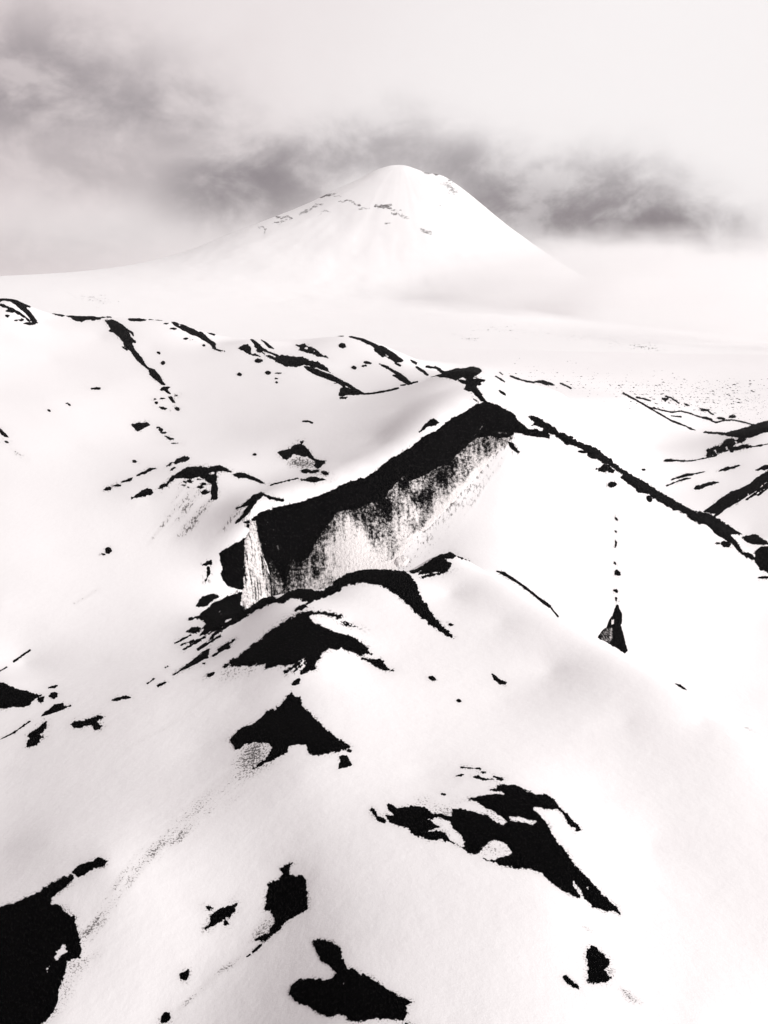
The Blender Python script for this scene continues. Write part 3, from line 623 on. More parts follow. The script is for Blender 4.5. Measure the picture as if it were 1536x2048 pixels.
# ---- skyline hills on the left
outcrop('ash_slope', 'speckled black ash top of the leftmost skyline hill', 'ash slope', 'A', ["-60 105 0 98 40 98 85 103 125 130 165 150 180 155 180 166 160 165 175 185 190 200 215 235 235 260 205 262 185 240 150 195 120 170 95 150 60 128 25 122 0 128 -60 135"],
        spots=[(10,152,10,4), (50,186,14,5), (45,215,8,4), (95,243,8,4), (130,240,9,4), (180,262,28,6), (75,175,12,4,25), (110,195,14,4,30), (140,215,16,4,35), (150,262,10,3), (30,160,12,3), (165,235,14,5,40)], amp=3, strat=35, over=2.6, ypad=.03, dust=3)
outcrop('ash_crest', 'thin black crest on the skyline, left of two near the gully head', 'ash crest', 'A', ["255 175 300 182 330 182 365 190 400 212 375 218 345 212 310 195 280 182"], amp=2.5, over=2.6, ypad=.03, dust=3)
outcrop('ash_crest', 'thicker black crest on the skyline, just left of the gully head', 'ash crest', 'A', ["400 215 430 205 500 204 550 208 600 232 560 238 525 238 490 250 455 245 430 228"], amp=2.5, over=2.6, ypad=.03, dust=3)
outcrop('boulder', 'black boulder on the skyline at the gully head', 'boulder', 'A', [], spots=[(650,218,14,8,10), (618,224,10,3)], amp=1.5, lift=2, over=2.6, dust=2)
outcrop('ash_streak', 'long black ash gully running down the left hillside', 'ash gully', 'A', ["630 240 680 240 740 270 770 300 785 345 795 390 810 420 850 470 885 520 925 540 950 575 990 625 970 628 930 595 900 570 890 540 850 510 815 470 790 430 745 400 735 370 715 345 680 315 655 305 665 295 650 270"], lines=[("780 310 800 330", 3), ("785 345 805 372", 3), ("740 405 760 415", 3)], amp=4, fs=8, strat=40, over=2.4, ypad=.03, dust=4)
outcrop('ash_streak', 'scattered black rocks at the lower end of the long gully', 'ash streak', 'A', ["960 660 985 640 1020 642 1000 655 1020 682 1000 675 985 660", "1005 698 1030 700 1055 740 1035 735"], spots=[(938,735,10,7), (978,770,20,6,18), (1064,773,15,9,20), (933,715,8,4), (978,710,7,3), (1060,692,5,2)], amp=2.5, over=2.4, dust=4, dustamt=.45)
outcrop('boulder', 'small black stone right of the long gully, upper one', 'boulder', 'A', [], spots=[(952,438,8,5,30)], amp=1, lift=2, over=2.4, dust=2)
outcrop('boulder', 'black stone right of the long gully, lower and larger one', 'boulder', 'A', [], spots=[(978,497,11,11,40)], amp=1.5, lift=2, over=2.4, dust=2)
outcrop('ash_crest', 'flat thin black line along the skyline right of the gully head', 'ash crest', 'A', ["690 213 740 212 772 220 735 219", "770 233 830 230 880 238 855 245 800 245 775 242"], lines=[("895 236 980 239", 2)], amp=1.5, over=2.8, ypad=.03, dust=2)
outcrop('ash_slope', 'black ash strip slanting down the skyline shoulder right of the flat line', 'ash slope', 'A', ["980 238 1055 238 1100 262 1150 290 1200 320 1240 350 1275 375 1290 400 1260 385 1230 365 1190 340 1140 322 1105 305 1060 280 1040 265 1020 248"], holes=["1070 268 1082 264 1088 274 1078 278"], spots=[(1123,350,10,4), (1222,392,8,6), (1283,410,10,6,30), (1315,420,14,3,20), (1040,292,12,3), (1150,358,8,2), (1000,262,6,2)], lines=[("1222 298 1282 325", 2.5), ("1375 330 1418 338", 1.5), ("1190 318 1290 385", 3)], amp=3, strat=32, over=2.6, ypad=.03, dust=3)
outcrop('boulder', 'large black boulder on the hillside, left of the skyline mound', 'boulder', 'B', ["195 195 225 180 245 178 262 195 258 215 275 235 250 225 225 210"], spots=[(290,232,16,5,20)], amp=2, lift=1.6, over=2.4, dust=3)
outcrop('boulder', 'round black boulder just right of the large hillside boulder', 'boulder', 'B', [], spots=[(306,206,14,11)], amp=1.5, lift=2, over=2.4, dust=3)
outcrop('boulder', 'flat black boulder below the large hillside boulder', 'boulder', 'B', [], spots=[(300,260,17,9)], amp=1.5, lift=2, over=2.4, dust=3)
outcrop('boulder', 'lone small black stone left below the hillside boulders', 'boulder', 'B', [], spots=[(202,330,10,7)], amp=1, lift=2, over=2.4, dust=2)
outcrop('boulder', 'black stone with a smaller one beside it below the hillside boulders', 'boulder', 'B', [], spots=[(348,322,12,8), (402,324,8,2.5), (392,370,5,4), (390,351,4,2)], amp=1, lift=2, over=2.4, dust=2)
outcrop('ash_streak', 'fan of thin dark lines on the slope above the hillside boulders', 'ash streak', 'B', ["245 135 270 150 300 172 330 206 320 212 295 190 272 160", "312 152 345 172 378 198 352 194"], lines=[("260 150 300 195", 2), ("330 208 400 235", 4), ("300 185 350 215", 2.5), ("280 185 330 225", 2), ("20 100 72 123", 3), ("150 127 185 133", 2), ("0 118 50 160", 6), ("50 160 75 195", 5), ("80 200 105 210", 2)], amp=3, strat=38, over=2.6, ypad=.04, dust=3)
outcrop('ash_patch', 'long black ash patch across the middle of the left hill', 'ash patch', 'B', ["340 232 385 242 420 232 470 238 530 240 560 258 600 268 640 290 665 320 640 312 600 295 560 285 530 280 490 292 440 290 410 272 380 255"], amp=3, over=2.4, ypad=.03, dust=3)
outcrop('ash_streak', 'black ash tongue slanting down right, below the long patch of the left hill', 'ash streak', 'B', ["535 290 575 292 620 312 680 330 720 355 760 380 800 405 845 430 800 434 760 430 735 440 712 436 718 400 735 395 700 372 650 355 600 335 570 318"], holes=["740 385 755 390 770 402 748 398"], spots=[(735,450,14,3,-10), (690,375,10,3)], amp=3, strat=28, over=2.4, ypad=.03, dust=3)
outcrop('ash_patch', 'speckled black patch at the left end of the skyline mound', 'ash patch', 'B', ["485 178 530 175 570 188 605 212 640 240 600 238 575 225 545 215 505 205 512 192"], holes=["530 192 548 190 552 200 538 202", "580 205 590 210 584 216"], spots=[(645,240,10,3,25)], amp=3, over=2.6, ypad=.03, dust=3)
outcrop('ash_crest', 'black band along the right shoulder of the skyline mound', 'ash crest', 'B', ["765 135 800 140 830 144 880 165 935 190 975 210 1010 235 1040 260 1000 268 960 240 930 225 905 210 880 185 850 172 820 155"], holes=["935 218 950 222 975 240 960 242"], lines=[("900 205 935 238", 3), ("1000 272 1025 285", 2)], amp=3, strat=32, over=2.6, ypad=.03, dust=3)
outcrop('ash_crest', 'lower black band below the right shoulder of the skyline mound', 'ash crest', 'B', ["920 275 950 285 990 305 1030 325 1060 350 1082 378 1065 383 1035 365 990 335 1005 330 960 300"], spots=[(1040,384,10,4)], amp=3, strat=35, over=2.6, ypad=.03, dust=3)
outcrop('boulder', 'squarish black boulder on the face of the skyline mound', 'boulder', 'B', ["712 178 725 170 742 174 748 190 728 195 714 188"], amp=1.2, lift=1.6, over=2.4, dust=2)
outcrop('boulder', 'thin dark stone on the very top of the skyline mound', 'boulder', 'B', [], spots=[(719,131,14,3.5)], amp=.8, lift=1.6, over=2.8, dust=1)
outcrop('boulder', 'small black stone below the skyline mound, left one', 'boulder', 'B', [], spots=[(789,295,11,7,15)], amp=1, lift=2, over=2.4, dust=2)
outcrop('boulder', 'small flat black stone below the skyline mound, right one', 'boulder', 'B', [], spots=[(857,270,16,5,10), (835,287,5,4), (848,285,4,3)], amp=1, lift=2, over=2.4, dust=2)
outcrop('ash_streak', 'thin dark line along the foot of the skyline mound', 'ash streak', 'B', [], lines=[("840 430 880 427 930 419 975 410 1015 400", 3.2), ("1080 375 1112 367", 3)], amp=1, over=2.6, dust=2)
outcrop('ash_streak', 'faint dark dashes between the skyline mound and the little summit', 'ash streak', 'B', ["1078 256 1100 262 1113 270 1108 280 1092 272"], lines=[("1110 293 1140 312 1165 332", 4), ("1160 289 1200 296 1225 302 1250 322", 4), ("1205 292 1240 318", 5)], amp=1.5, over=2.6, ypad=.04, dust=2)
outcrop('ash_patch', 'black ash cap of the little summit behind the rock wall', 'ash patch', 'B', ["1165 348 1230 330 1260 315 1310 300 1360 298 1400 290 1425 298 1442 312 1420 330 1385 345 1345 345 1310 358 1270 348 1235 345 1210 338"], amp=2.5, strat=-15, over=2.6, ypad=.03, dust=4)
outcrop('ash_streak', 'ragged black trail leading from the little summit down to the wall peak', 'ash streak', 'B', ["1325 362 1370 355 1420 352 1460 358 1430 368 1435 380 1400 385 1415 400 1440 430 1460 468 1435 472 1415 440 1390 415 1360 395 1365 378 1345 375"], spots=[(1370,408,8,3,30), (1412,462,10,3,30), (1380,345,20,4)], amp=4, strat=25, over=2.6, ypad=.03, dust=4, dustamt=.5)
# ---- the long ridge falling to the right
RIDGE = "212 35 265 38 320 75 380 120 450 150 520 190 590 215 650 260 720 320 780 360 850 395 920 440 980 480 1050 520 1130 560 1190 570 1240 590 1300 630 1350 660 1400 690 1350 683 1320 685 1352 720 1380 755 1400 785 1450 800 1475 835 1440 828 1390 797 1340 742 1290 712 1240 682 1220 650 1180 627 1150 630 1090 592 1088 572 1020 557 960 522 920 502 880 467 830 457 800 432 760 402 720 372 738 358 700 337 660 302 600 277 560 262 520 227 470 197 420 187 370 152 330 128 290 120 300 102 265 87 228 87 250 70"
outcrop('ash_crest', 'long straight black ash crest from the wall peak down to the right edge', 'ash crest', 'F', [RIDGE], amp=3.6, fs=9, over=2.6, step=1.4, ypad=.03, dust=4)
outcrop('ash_patch', 'black ash strip at the lower right end of the long crest', 'ash patch', 'F', ["1395 700 1470 690 1536 735 1600 760 1600 775 1536 742 1480 742 1430 735 1410 722"], amp=3, over=2.4, ypad=.06, dust=5)
outcrop('rock_outcrop', 'black rock block at the right edge below the long crest', 'outcrop', 'F', ["1460 792 1500 757 1536 752 1600 760 1600 930 1536 900 1500 880 1470 842"], spots=[(1528,925,16,5)], amp=4, over=2.2, ypad=.06, dust=6, dustamt=.5)
outcrop('rock_outcrop', 'winged black rock just below the upper half of the long crest', 'outcrop', 'F', ["572 330 600 318 630 300 660 303 668 318 690 335 680 346 650 343 620 342"], holes=["645 334 655 332 652 340"], amp=3, over=2.2, dust=5)
outcrop('boulder', 'black boulder below the winged rock on the right snow face', 'boulder', 'F', [], spots=[(674,411,22,13,-5)], amp=1.8, lift=2.2, over=2.2, dust=4)
outcrop('boulder', 'dark stone tucked under the middle of the long crest', 'boulder', 'F', [], spots=[(880,490,13,17,-30)], amp=.8, lift=1.6, over=2.2, dust=4)
outcrop('boulder', 'flat dark stone under the upper part of the long crest, left one of two', 'boulder', 'F', [], spots=[(508,231,19,6,8)], amp=.8, lift=1.6, over=2.4, dust=4)
outcrop('boulder', 'dark stone under the upper part of the long crest, right one of two', 'boulder', 'F', [], spots=[(556,256,18,7,30)], amp=.8, lift=1.6, over=2.4, dust=4)
outcrop('boulder', 'dark stone below the lower part of the long crest near the right edge', 'boulder', 'F', [], spots=[(1303,742,24,14,15), (1260,738,10,4)], amp=2.5, lift=1.6, over=2.2, dust=4)
outcrop('ash_streak', 'thin twisted dark rock hanging right of the scree head', 'ash streak', 'F', ["95 172 128 182 136 205 160 232 155 236 120 215 108 195"], holes=["118 196 128 198 128 208 119 206"], amp=2.5, over=2.2, dust=6, dustamt=.6)
for pl_, lab in [('689 592 700 598 707 610 694 609', 'black stone at the top of the vertical row on the right snow face'), ('690 667 700 669 698 680 692 676', 'second black stone from the top of the vertical row'),
        ('692 719 697 724 699 742 696 762 691 757 695 741', 'narrow upright black stone, third from the top of the vertical row'), ('685 840 693 842 697 854 689 850', 'small black stone just above the biggest stone of the vertical row'),
        ('689 891 701 884 716 897 719 912 704 915 692 907', 'biggest black stone of the vertical row on the right snow face'), ('684 997 699 990 706 997 702 1009 690 1004', 'black stone next below the biggest one of the vertical row'),
        ('695 1036 702 1042 698 1049 704 1058 695 1054', 'lowest black stone of the vertical row, above the hanging outcrop')]:
    outcrop('boulder', lab, 'boulder', 'F', [pl_], amp=1.8, fs=5, lift=1.6, over=2.4, dust=4, dustamt=.6, group='row of stones down the right snow face')
def hang_pale(px, py):
    x = (px-980)*2.7626; y = (py-820)*2.7626
    s = sd_poly(x, y, [(590, 1260), (600, 1225), (640, 1205), (682, 1205), (680, 1260), (662, 1296)])
    t = sd_poly(x, y, [(668, 1165), (684, 1160), (682, 1188), (668, 1192)])
    return np.clip(np.maximum((.56-.2*np.clip((640-x)/40, 0, 1))*np.clip(.5+s/14, 0, 1), .9*(t > 0)), 0, 1)
outcrop('rock_outcrop', 'black spearhead outcrop below the vertical row of stones, pale at its left foot', 'outcrop', 'F', ["695 1085 705 1078 728 1130 730 1170 720 1190 728 1215 745 1280 758 1330 745 1343 705 1318 665 1293 598 1257 625 1215 645 1200 660 1160 680 1130"], amp=1.6, pale=hang_pale, over=2.2, ypad=.1, dust=3)
outcrop('ash_streak', 'thin black ash line on the nearer crest left of the spearhead outcrop', 'ash streak', 'F', ["38 890 80 895 130 930 180 965 240 1010 290 1050 335 1080 338 1093 290 1067 240 1023 180 977 120 938 75 912"], lines=[("340 1095 375 1142", 2)], spots=[], amp=2.6, strat=38, over=2.4, ypad=.05, dust=5, dustamt=.5)
outcrop('rock_outcrop', 'small jagged black rock on the open snow right of the winged patch', 'outcrop', 'L', ["205 650 225 660 240 675 270 690 262 697 238 693 215 675"], amp=2.5, over=2, dust=6, dustamt=.5)
outcrop('boulder', 'thin black stone on the near snow crest at the far right', 'boulder', 'L', ["1085 693 1115 700 1145 725 1120 718"], amp=1.5, over=2.4, dust=4)
# ---- right hills
outcrop('ash_slope', 'smooth black ash back of the hill at the right edge', 'ash slope', 'F', ["1180 125 1255 127 1310 127 1380 110 1450 85 1536 60 1600 42 1600 100 1536 118 1500 130 1440 152 1400 158 1340 145"], amp=2.2, over=2.6, ypad=.04, dust=3)
outcrop('rock_outcrop', 'lumpy black outcrop with snow gaps under the right edge hill', 'outcrop', 'F', ["1195 245 1200 215 1250 205 1290 185 1310 160 1350 158 1358 185 1340 205 1420 195 1440 200 1400 215 1340 225 1290 230 1240 250 1200 258"], holes=["1298 205 1310 198 1318 218 1306 224", "1236 222 1246 218 1246 232"], spots=[(1385,168,25,10,-10)], amp=4, fs=8, over=2.4, ypad=.05, dust=5, dustamt=.5)
outcrop('ash_streak', 'small dark rock with a thin line leading right to the lumpy outcrop', 'ash streak', 'F', ["962 282 975 273 1000 272 1042 278 1005 285"], lines=[("1040 280 1090 282 1130 278 1190 266 1250 250", 1.6), ("1440 205 1536 188", 1.4)], amp=1.6, over=2.6, ypad=.04, dust=3)
outcrop('ash_streak', 'two thin dark ash lines on the slope below the lumpy outcrop', 'ash streak', 'F', ["1000 386 1040 368 1080 355 1140 348 1195 338 1150 352 1100 362 1050 374", "975 420 1040 390 1085 375 1110 378 1080 384 1030 398"], amp=1.6, over=2.6, ypad=.05, dust=3)
outcrop('ash_patch', 'slim black leaf of ash between the thin lines and the right edge, upper one', 'ash patch', 'F', ["1258 340 1300 320 1350 308 1392 305 1340 325 1290 336"], amp=2.2, over=2.4, dust=3)
outcrop('ash_patch', 'fatter black leaf of ash below the slim one, right side', 'ash patch', 'F', ["1128 436 1140 420 1180 410 1230 395 1262 400 1230 410 1190 425 1150 441"], amp=2.6, over=2.4, dust=4)
outcrop('ash_crest', 'broad black ash crest rising to the right edge behind the long crest', 'ash crest', 'F', ["1180 562 1230 525 1280 485 1330 460 1400 430 1450 400 1500 360 1536 340 1600 300 1600 360 1536 390 1500 410 1480 440 1420 480 1370 510 1310 540 1260 580 1240 590 1270 560 1220 568"], holes=["1365 492 1378 488 1372 500", "1420 462 1432 455 1428 470"], lines=[("1420 490 1480 450 1536 405", 4), ("1480 470 1536 430", 3), ("1500 440 1540 415", 3)], amp=3.5, strat=-32, over=2.4, ypad=.05, dust=5)
outcrop('rock_outcrop', 'small black rock at the right edge above the broad crest', 'outcrop', 'F', ["1468 332 1500 312 1536 303 1600 290 1600 315 1536 326 1490 332"], amp=2.5, over=2.4, ypad=.06, dust=4)
outcrop('boulder', 'tiny dark stone on the flat snow behind the long crest', 'boulder', 'F', [], spots=[(849,330,7,4)], amp=.8, lift=2, over=2.4, dust=2)
# ---- far snow plain on the right
outcrop('ash_crest', 'thin black crest with a thick right end, on far snow right of the little summit', 'ash crest', 'C', ["305 378 330 370 360 371 390 380 416 394 375 391 335 380"], lines=[("185 345 240 366 275 375 310 380", 2.2), ("130 327 145 338", 2), ("108 347 155 376", 1.6)], amp=1.4, over=2.8, ypad=.04, dust=2)
outcrop('ash_streak', 'short thin dark dash on the far snow, right of the thick ended crest', 'ash streak', 'C', [], lines=[("448 384 480 398 503 411", 2.4)], amp=1, over=2.8, dust=2)
outcrop('boulder', 'small dark stone on the far snow below the thick ended crest', 'boulder', 'C', [], spots=[(143,434,17,6,32)], amp=1.2, over=2.6, dust=2)
outcrop('ash_streak', 'long thin dark moraine line curving across the far right snow', 'ash streak', 'C', ["1110 612 1125 615 1155 630 1125 626"], lines=[("778 436 850 475 910 510 960 540 1030 580 1112 612", 2.6), ("1205 640 1260 643 1310 646", 2)], amp=1.2, over=2.6, ypad=.04, dust=2)
outcrop('ash_streak', 'wavy dark ridge line above the long moraine line', 'ash streak', 'C', [], lines=[("912 510 960 520 1000 530 1030 536 1080 530 1120 540 1165 556 1200 565 1235 578 1262 590", 2.0), ("1262 590 1310 578 1350 576 1400 586 1455 601", 2.2), ("848 457 880 465 920 476", 2.2)], spots=[(1212,567,24,5,12), (1288,568,17,4,8)], amp=1.2, over=2.8, ypad=.04, dust=3)
outcrop('rock_outcrop', 'little dark arrow shaped rocks on the far plain, above the wavy line', 'outcrop', 'C', [], lines=[("1000 452 1030 461 1068 488", 2.6), ("985 466 1010 464", 3), ("1000 464 997 478", 2.5)], spots=[(998,468,10,5), (1110,497,8,3,20)], amp=1.2, over=2.8, dust=3)
outcrop('rock_outcrop', 'dark humps with a thin tail on the far plain near the right edge', 'outcrop', 'C', [], spots=[(1205,525,16,5), (1349,558,14,7)], lines=[("1180 518 1215 525 1248 548", 2), ("1335 562 1365 560", 3), ("1030 555 1080 560", 1.3)], amp=1.2, over=2.8, dust=3)

# ---- ash washed down over the snow, and thin gully lines tinted grey
dirty('D', "750 385 765 400 700 480 640 570 540 640 480 680 500 640 590 560 680 470", 12, .85, (260, 390), fade="740 400 500 660")
dirty('D', "620 290 720 290 740 340 640 450 520 560 420 620 480 520 560 400", 24, .50, (270, 390), streak=-52)
dirty('D', "930 430 990 420 910 500 840 560 780 590 860 500", 12, .6, (270, 390), streak=-50)
dirty('B', "440 770 520 748 600 780 580 812 520 812 450 800", 8, .62, (360, 470))
dirty('G', "420 940 440 915 500 910 560 912 590 940 640 955 600 990 540 1040 460 1080 400 1110 330 1100 360 1040", 26, .70, (80, 125), fade="560 930 330 1130")
dirty('H', "1536 650 1560 690 1536 760 1450 850 1330 960 1180 1090 1000 1190 880 1229 940 1150 1080 1020 1240 930 1400 780", 44, .58, (60, 116), streak=-42, fade="1536 690 700 1330")
dirty('I', "890 0 950 -20 850 80 740 150 650 230 570 320 520 400 470 490 420 550 400 520 500 380 560 270 680 150 800 40", 30, .62, (48, 90), streak=-52)
dirty('I', "270 640 400 610 470 620 420 700 350 780 330 860 270 900 250 860 300 720", 26, .34, (42, 66))
dirty('I', "1290 410 1330 430 1310 500 1240 550 1200 560 1230 500", 14, .50, (55, 75))
dirty('I', "1250 575 1190 640 1060 720 960 810 850 910 830 900 940 790 1050 690 1180 600", 7, .30, (45, 72))  # faint gully line, a grey tint only
dirty('K', "1360 190 1395 200 1385 240 1360 245", 12, .62, (40, 70))
dirty('K', "1415 275 1440 285 1500 335 1470 335 1430 310", 14, .60, (40, 70))
dirty('K', "1250 15 1280 20 1300 45 1280 40", 10, .4, (45, 90))
dirty('J', "340 250 430 250 520 280 600 270 560 310 540 350 440 335 350 300", 18, .36, (55, 95))
dirty('J', "700 300 760 325 810 360 800 400 750 370", 10, .36, (55, 95))
dirty('J', "700 490 850 500 850 560 700 570", 20, .34, (50, 90))
dirty('L', "1390 870 1420 880 1470 935 1536 985 1600 1030 1600 1040 1500 970 1440 950", 10, .40, (70, 180), fade="1420 900 1650 1060")
dirty('G', "350 555 450 545 520 545 480 590 380 610 320 620", 22, .34, (115, 170))
dirty('P', "1030 870 1010 930 960 990 900 1050 850 1110 800 1130 870 1040 960 940", 34, .34, (270, 420), streak=-55)
dirty('P', "520 1305 524 1309 330 1462 250 1502 246 1497 326 1456", 5, .13, (80, 170))  # from here on: faint gully lines, drawn as a grey tint of the snow
dirty('P', "0 1338 60 1297 64 1300 0 1346", 4, .12, (120, 260))
dirty('P', "1170 1640 1300 1750 1400 1850 1395 1856 1290 1760 1166 1648", 8, .10, (50, 100))
dirty('P', "200 1180 150 1210 146 1206 196 1176", 5, .30, (180, 300))
gv = np.r_[0, np.cumsum(np.diff(GW)*np.clip(36/np.exp(GW[1:]), .16, .7))]
UVG = np.stack([UG, np.repeat(gv[:, None], len(GU), 1)], -1)
ground = grid_mesh('snow_ground', np.stack([XG, YG, ZG], -1), M_SNOW, None, {'dirt': DIRT}, UVG)
tag(ground, 'snow covered moraine ground with ridges and bowls', 'ground', kind='structure')
# ------------------------------------------------------------------ the volcano, 7 km away
VY = 7000.0; VX = (800-768)/FPX*VY; VZ = VY*kz(330); PXM = 3.19
LEFT = np.array([(0,0),(12,0),(28,3),(50,11),(75,25),(137,53),(215,88),(300,120),(380,152),(450,175),(525,190),(600,200),(700,207),(800,211),(1400,300),(2600,330)], float)*PXM
RIGHT = np.array([(0,0),(10,0),(22,5),(50,15),(78,18),(96,28),(120,45),(165,80),(210,115),(260,150),(310,185),(380,226),(450,262),(600,318),(800,350),(1400,362),(2600,370)], float)*PXM
FRONT = np.array([(0,0),(30,8),(70,35),(120,75),(200,140),(300,205),(420,248),(560,270),(720,284),(900,295),(1050,300),(1250,312),(1400,318),(1700,330),(3000,340)], float)*PXM
vx = np.concatenate([np.linspace(-9000, -1900, 60)[:-1], np.linspace(-1900, 2300, 900), np.linspace(2300, 9000, 60)[1:]])
vy = np.concatenate([np.linspace(1750, 4800, 150)[:-1], np.linspace(4800, 7250, 520), np.linspace(7250, 9600, 50)[1:]])
VXX, VYY = np.meshgrid(vx, vy); dx = VXX-VX; dyy = VYY-VY; rr = np.hypot(dx, dyy)+1e-6; ca = dx/rr; sa = dyy/rr
def pf(t, r):
    q = np.arange(0, 9000, 20.0); f = np.interp(q, t[:, 0], t[:, 1]); g = f.copy()
    for i in range(len(q)):                              # round the joints of the profile, more so further out
        n = int(min(1+i*.07, 22, i)); g[i] = f[max(0, i-n):i+n+1].mean()
    return np.interp(r, q, g)
wl = np.clip(-ca, 0, 1)**2; wr = np.clip(ca, 0, 1)**2; wf = sa**2
VZZ = VZ - (wl*pf(LEFT, rr) + wr*pf(RIGHT, rr) + wf*pf(FRONT, rr))
k_ = np.clip(rr/600, 0, 1)*np.clip((2500-rr)/1500, .25, 1)
ang = np.arctan2(dyy, dx)
VZZ = VZZ + k_*(5*fbm(ang*4, rr/900, 201, 3) + 9*fbm(VXX/380, VYY/420, 205, 4, .55))
tilt = np.clip((3600-VYY)/1400, 0, 1)                    # the apron dips towards the right-hand plain
VZZ = VZZ - tilt*np.clip(VXX/900, 0, 1.3)*38
vpx, vpy = project(VXX, VYY, VZZ)
vd = np.zeros_like(VZZ)
near_side = (VYY < VY+60)
def vdirt(shape, amt, feather, line=None):
    global vd
    wx = vpx + 9*fbm(vpx/22, vpy/16, 301, 3, .6); wy = vpy + 7*fbm(vpx/17, vpy/14, 311, 3, .7)
    s = sd_line(wx, wy, shape, line) if line else sd_poly(wx, wy, shape)
    s = s + 1.6*fbm(vpx/7, vpy/4, 321, 3, .8)
    a = np.clip(.5+.5*s/feather, 0, 1)*amt*near_side
    vd = np.maximum(vd, a)
def mv(flat): return np.array([float(t) for t in flat.split()]).reshape(-1, 2)/1.92 + (400, 300)
for pts, wd, amt in [("420 185 470 165 528 164 500 180 460 182", 0, .66), ("345 213 400 202", 3, .5), ("380 243 420 222 465 208", 5, .5), ("270 248 310 258 345 262", 4, .55), ("220 290 250 298 240 318", 4, .5), ("285 283 330 270", 3, .48), ("165 290 235 255", 3, .42),
                     ("540 202 575 198 610 206", 4, .55), ("605 222 648 226", 3, .5), ("665 215 730 220", 5, .55), ("725 230 770 240", 3, .48), ("740 243 800 262", 3, .6), ("470 240 502 232", 3, .5), ("443 255 470 248", 3, .4), ("708 280 730 282", 3, .5), ("675 72 715 60", 4, .5), ("862 86 915 92", 4, .70), ("850 305 880 312", 6, .5), ("1150 378 1300 392", 3, .3), ("500 175 550 178", 3, .45)]:
    vdirt(mv(pts), min(1, amt*1.25), 2.0, (wd*1.2+.6)/1.92 if wd else None)
for pts, amt in [("690 85 790 70 860 105 880 150 760 150", .30), ("900 120 960 110 1010 170 960 190", .62), ("840 200 960 250 1130 320 1180 310 1060 250 900 180", .42), ("1000 340 1040 345 1030 362", .35), ("840 295 900 300 880 320", .38), ("1140 310 1180 320 1150 330", .35),
                 ("780 625 840 630 800 645", .5), ("930 690 1140 710 1060 745 950 730", .44), ("330 625 460 650 400 665", .42), ("1180 670 1300 690 1536 690 1536 735 1380 720", .40), ("400 510 460 540 380 550", .20)]:
    vdirt(mv(pts), amt, 14)
vdirt(np.array([(860,650),(1000,640),(1120,652),(1250,668),(1400,700),(1536,712),(1536,740),(1400,730),(1250,705),(1100,682),(950,675)], float), .40, 22)
vdirt(np.array([(100,565),(170,580),(300,600),(200,620),(120,600)], float), .42, 20)
def volcano_material():
    m, t, b = new_mat('far_snow')
    uv = t.node('ShaderNodeUVMap').outputs[0]
    d = t.node('ShaderNodeAttribute', attribute_name='dirt').outputs['Fac']
    n = t.noise(t.vmath('MULTIPLY', uv, (1, 2.2, 1)), 300.0, 5, .75).outputs['Fac']; n2 = t.noise(uv, 40.0, 3, .6).outputs['Fac']
    nn = t.math('ADD', t.math('MULTIPLY', n, .72), t.math('MULTIPLY', n2, .30))
    thr = t.math('SUBTRACT', .70, t.math('MULTIPLY', d, .36))
    f = t.math('MULTIPLY', t.ramp(nn, thr, t.math('ADD', thr, .08)), t.ramp(d, .05, .3))
    f = t.math('MAXIMUM', f, t.math('MULTIPLY', t.ramp(d, .30, .70), t.ramp(n, .38, .60)))
    t.put(b.inputs['Base Color'], t.mix(f, SNOW, (.12, .11, .11, 1)))
    b.inputs['Roughness'].default_value = .9; b.inputs['Specular IOR Level'].default_value = .1
    return m
vo = grid_mesh('volcano', np.stack([VXX, VYY, VZZ], -1), volcano_material(), None, {'dirt': vd}, np.stack([vpx, vpy], -1)/FPX)
tag(vo, 'snow covered volcano cone with grey crevasses and a long apron', 'volcano', kind='structure')

# ------------------------------------------------------------------ rubble scattered over the far plain: uncountable, so one object
rng = np.random.RandomState(7)
def rubble(name, n, sampler, size):
    co = []; fa = []
    for i in range(n):
        px, py = sampler()
        ix = int((px-dpx[0])/DST); iy = int((py-dpy[0])/DST)
        if not (0 <= ix < DM.shape[1] and 0 <= iy < DM.shape[0]) or not np.isfinite(DM[iy, ix]): continue
        Y = DM[iy, ix]
        if Y < 560: continue
        v = (1024-py)/FPX; dy = math.cos(PITCH)+v*math.sin(PITCH); u = (px-768)/FPX/dy
        lw = math.log(Y*rng.uniform(.98, 1.02)); Y = math.exp(lw); z = float(ground_z(np.array([u]), np.array([lw]))[0])
        r = size()*Y/FPX; k = len(co); el = rng.uniform(1, 3.2)
        for t in range(6):
            a = t*math.pi/3 + rng.uniform(-.3, .3); q = r*rng.uniform(.7, 1.2)
            co.append((u*Y + q*el*math.cos(a), Y + q*1.6*math.sin(a), z - r*.3))
        co.append((u*Y + rng.uniform(-.3, .3)*r, Y, z + r*rng.uniform(.5, 1.1)))
        fa += [(k+t, k+(t+1) % 6, k+6) for t in range(6)]
    o = raw_mesh(name, np.array(co), np.array(fa), M_ASH, smooth=False)
    return o
def s_plain():
    x = 960 + 576*rng.beta(1.6, 1.0); c = 735 + (x-960)*.125; return x, c + rng.normal(0, 17) + abs(rng.normal(0, 10))
def s_plain_dense():
    x = 1230 + 306*rng.beta(1.5, 1.1); return x, 790 + rng.uniform(-30, 45)*(.6+.4*(x-1230)/300)
o = rubble('rubble', 1000, s_plain, lambda: .2+rng.exponential(.36)); tag(o, 'fine dark rubble scattered over the far snow plain', 'rubble', kind='stuff')
o = rubble('rubble', 560, s_plain_dense, lambda: .22+rng.exponential(.5)); tag(o, 'denser dark rubble on the far right snow between moraine lines', 'rubble', kind='stuff')

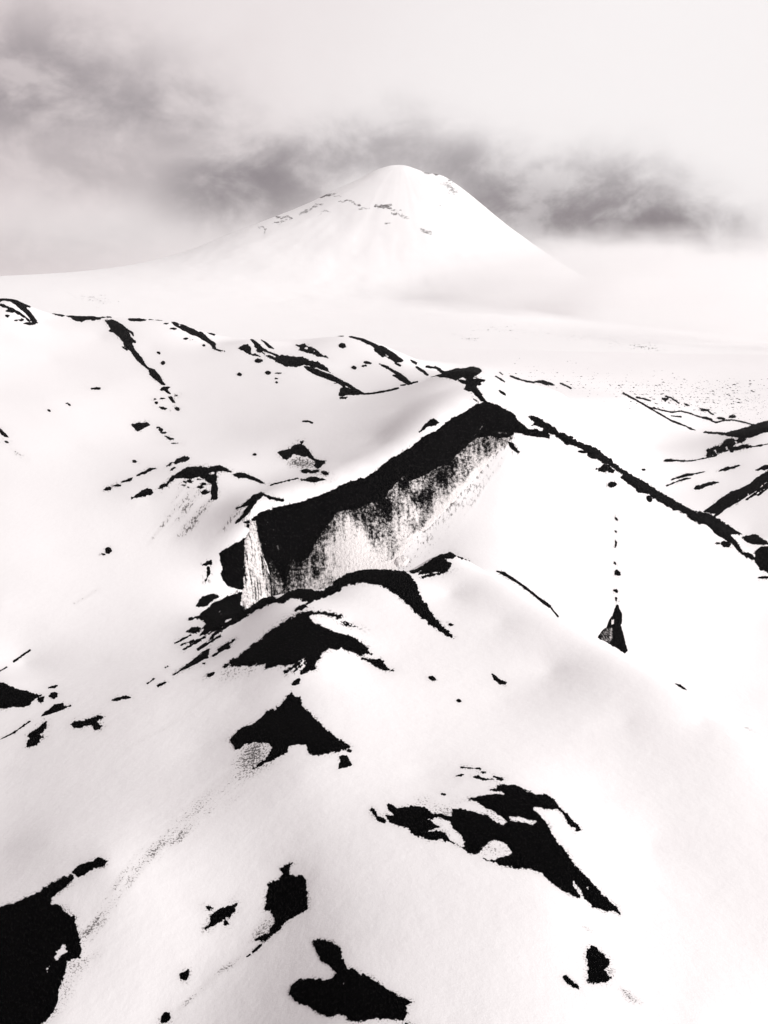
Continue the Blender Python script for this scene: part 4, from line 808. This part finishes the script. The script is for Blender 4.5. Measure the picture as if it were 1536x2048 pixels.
# ------------------------------------------------------------------ the air
def box(name, lo, hi, mat):
    x0, y0, z0 = lo; x1, y1, z1 = hi
    co = np.array([(x0,y0,z0),(x1,y0,z0),(x1,y1,z0),(x0,y1,z0),(x0,y0,z1),(x1,y0,z1),(x1,y1,z1),(x0,y1,z1)])
    return raw_mesh(name, co, np.array([(0,3,2,1),(4,5,6,7),(0,1,5,4),(1,2,6,5),(2,3,7,6),(3,0,4,7)]), mat, smooth=False)
hm = bpy.data.materials.new('haze'); hm.use_nodes = True; t = NT(hm.node_tree); t.n.clear()
pv = t.node('ShaderNodeVolumePrincipled'); pv.inputs['Color'].default_value = (.82, .80, .805, 1); pv.inputs['Density'].default_value = HAZE; pv.inputs['Anisotropy'].default_value = .2
t.l.new(pv.outputs[0], t.node('ShaderNodeOutputMaterial').inputs['Volume'])
hz = box('haze', (-9500, -60, -900), (9500, 9800, VZ+60), hm)
tag(hz, 'thin pale haze filling the air between viewer and volcano', 'haze', kind='stuff')

# low mist lying against the right foot of the volcano
def mist(name, label, px, py, Y, rad, dens, seed):
    v = (1024-py)/FPX; dy = math.cos(PITCH)+v*math.sin(PITCH)
    c = ((px-768)/FPX/dy*Y, Y, Y*kz(py))
    mm = bpy.data.materials.new('mist'); mm.use_nodes = True; t = NT(mm.node_tree); t.n.clear()
    oc = t.node('ShaderNodeTexCoord').outputs['Object']
    rr_ = t.vmath('LENGTH', oc)
    fall = t.ramp(rr_, 1.0, .25)
    nz = t.noise(t.vmath('ADD', oc, (seed, seed*.7, 0)), 2.6, 4, .55).outputs['Fac']
    pv = t.node('ShaderNodeVolumePrincipled'); pv.inputs['Color'].default_value = (1, .995, .995, 1); pv.inputs['Anisotropy'].default_value = .1
    t.put(pv.inputs['Density'], t.math('MULTIPLY', t.math('MULTIPLY', fall, t.ramp(nz, .30, .62)), dens))
    t.l.new(pv.outputs[0], t.node('ShaderNodeOutputMaterial').inputs['Volume'])
    me = bpy.data.meshes.new(name); bm = bmesh.new(); bmesh.ops.create_icosphere(bm, subdivisions=3, radius=1.0); bm.to_mesh(me); bm.free(); me.materials.append(mm)
    o = bpy.data.objects.new(name, me); COL.objects.link(o); o.location = c; o.scale = rad
    tag(o, label, 'mist', kind='stuff'); return o
mist('mist', 'pale mist bank hiding the lower right flank of the volcano', 1300, 572, 5700, (1480, 850, 330), .0065, 2.0)
mist('mist', 'low pale mist over the far right plain under the volcano', 1500, 650, 4300, (1000, 900, 150), .0030, 5.0)
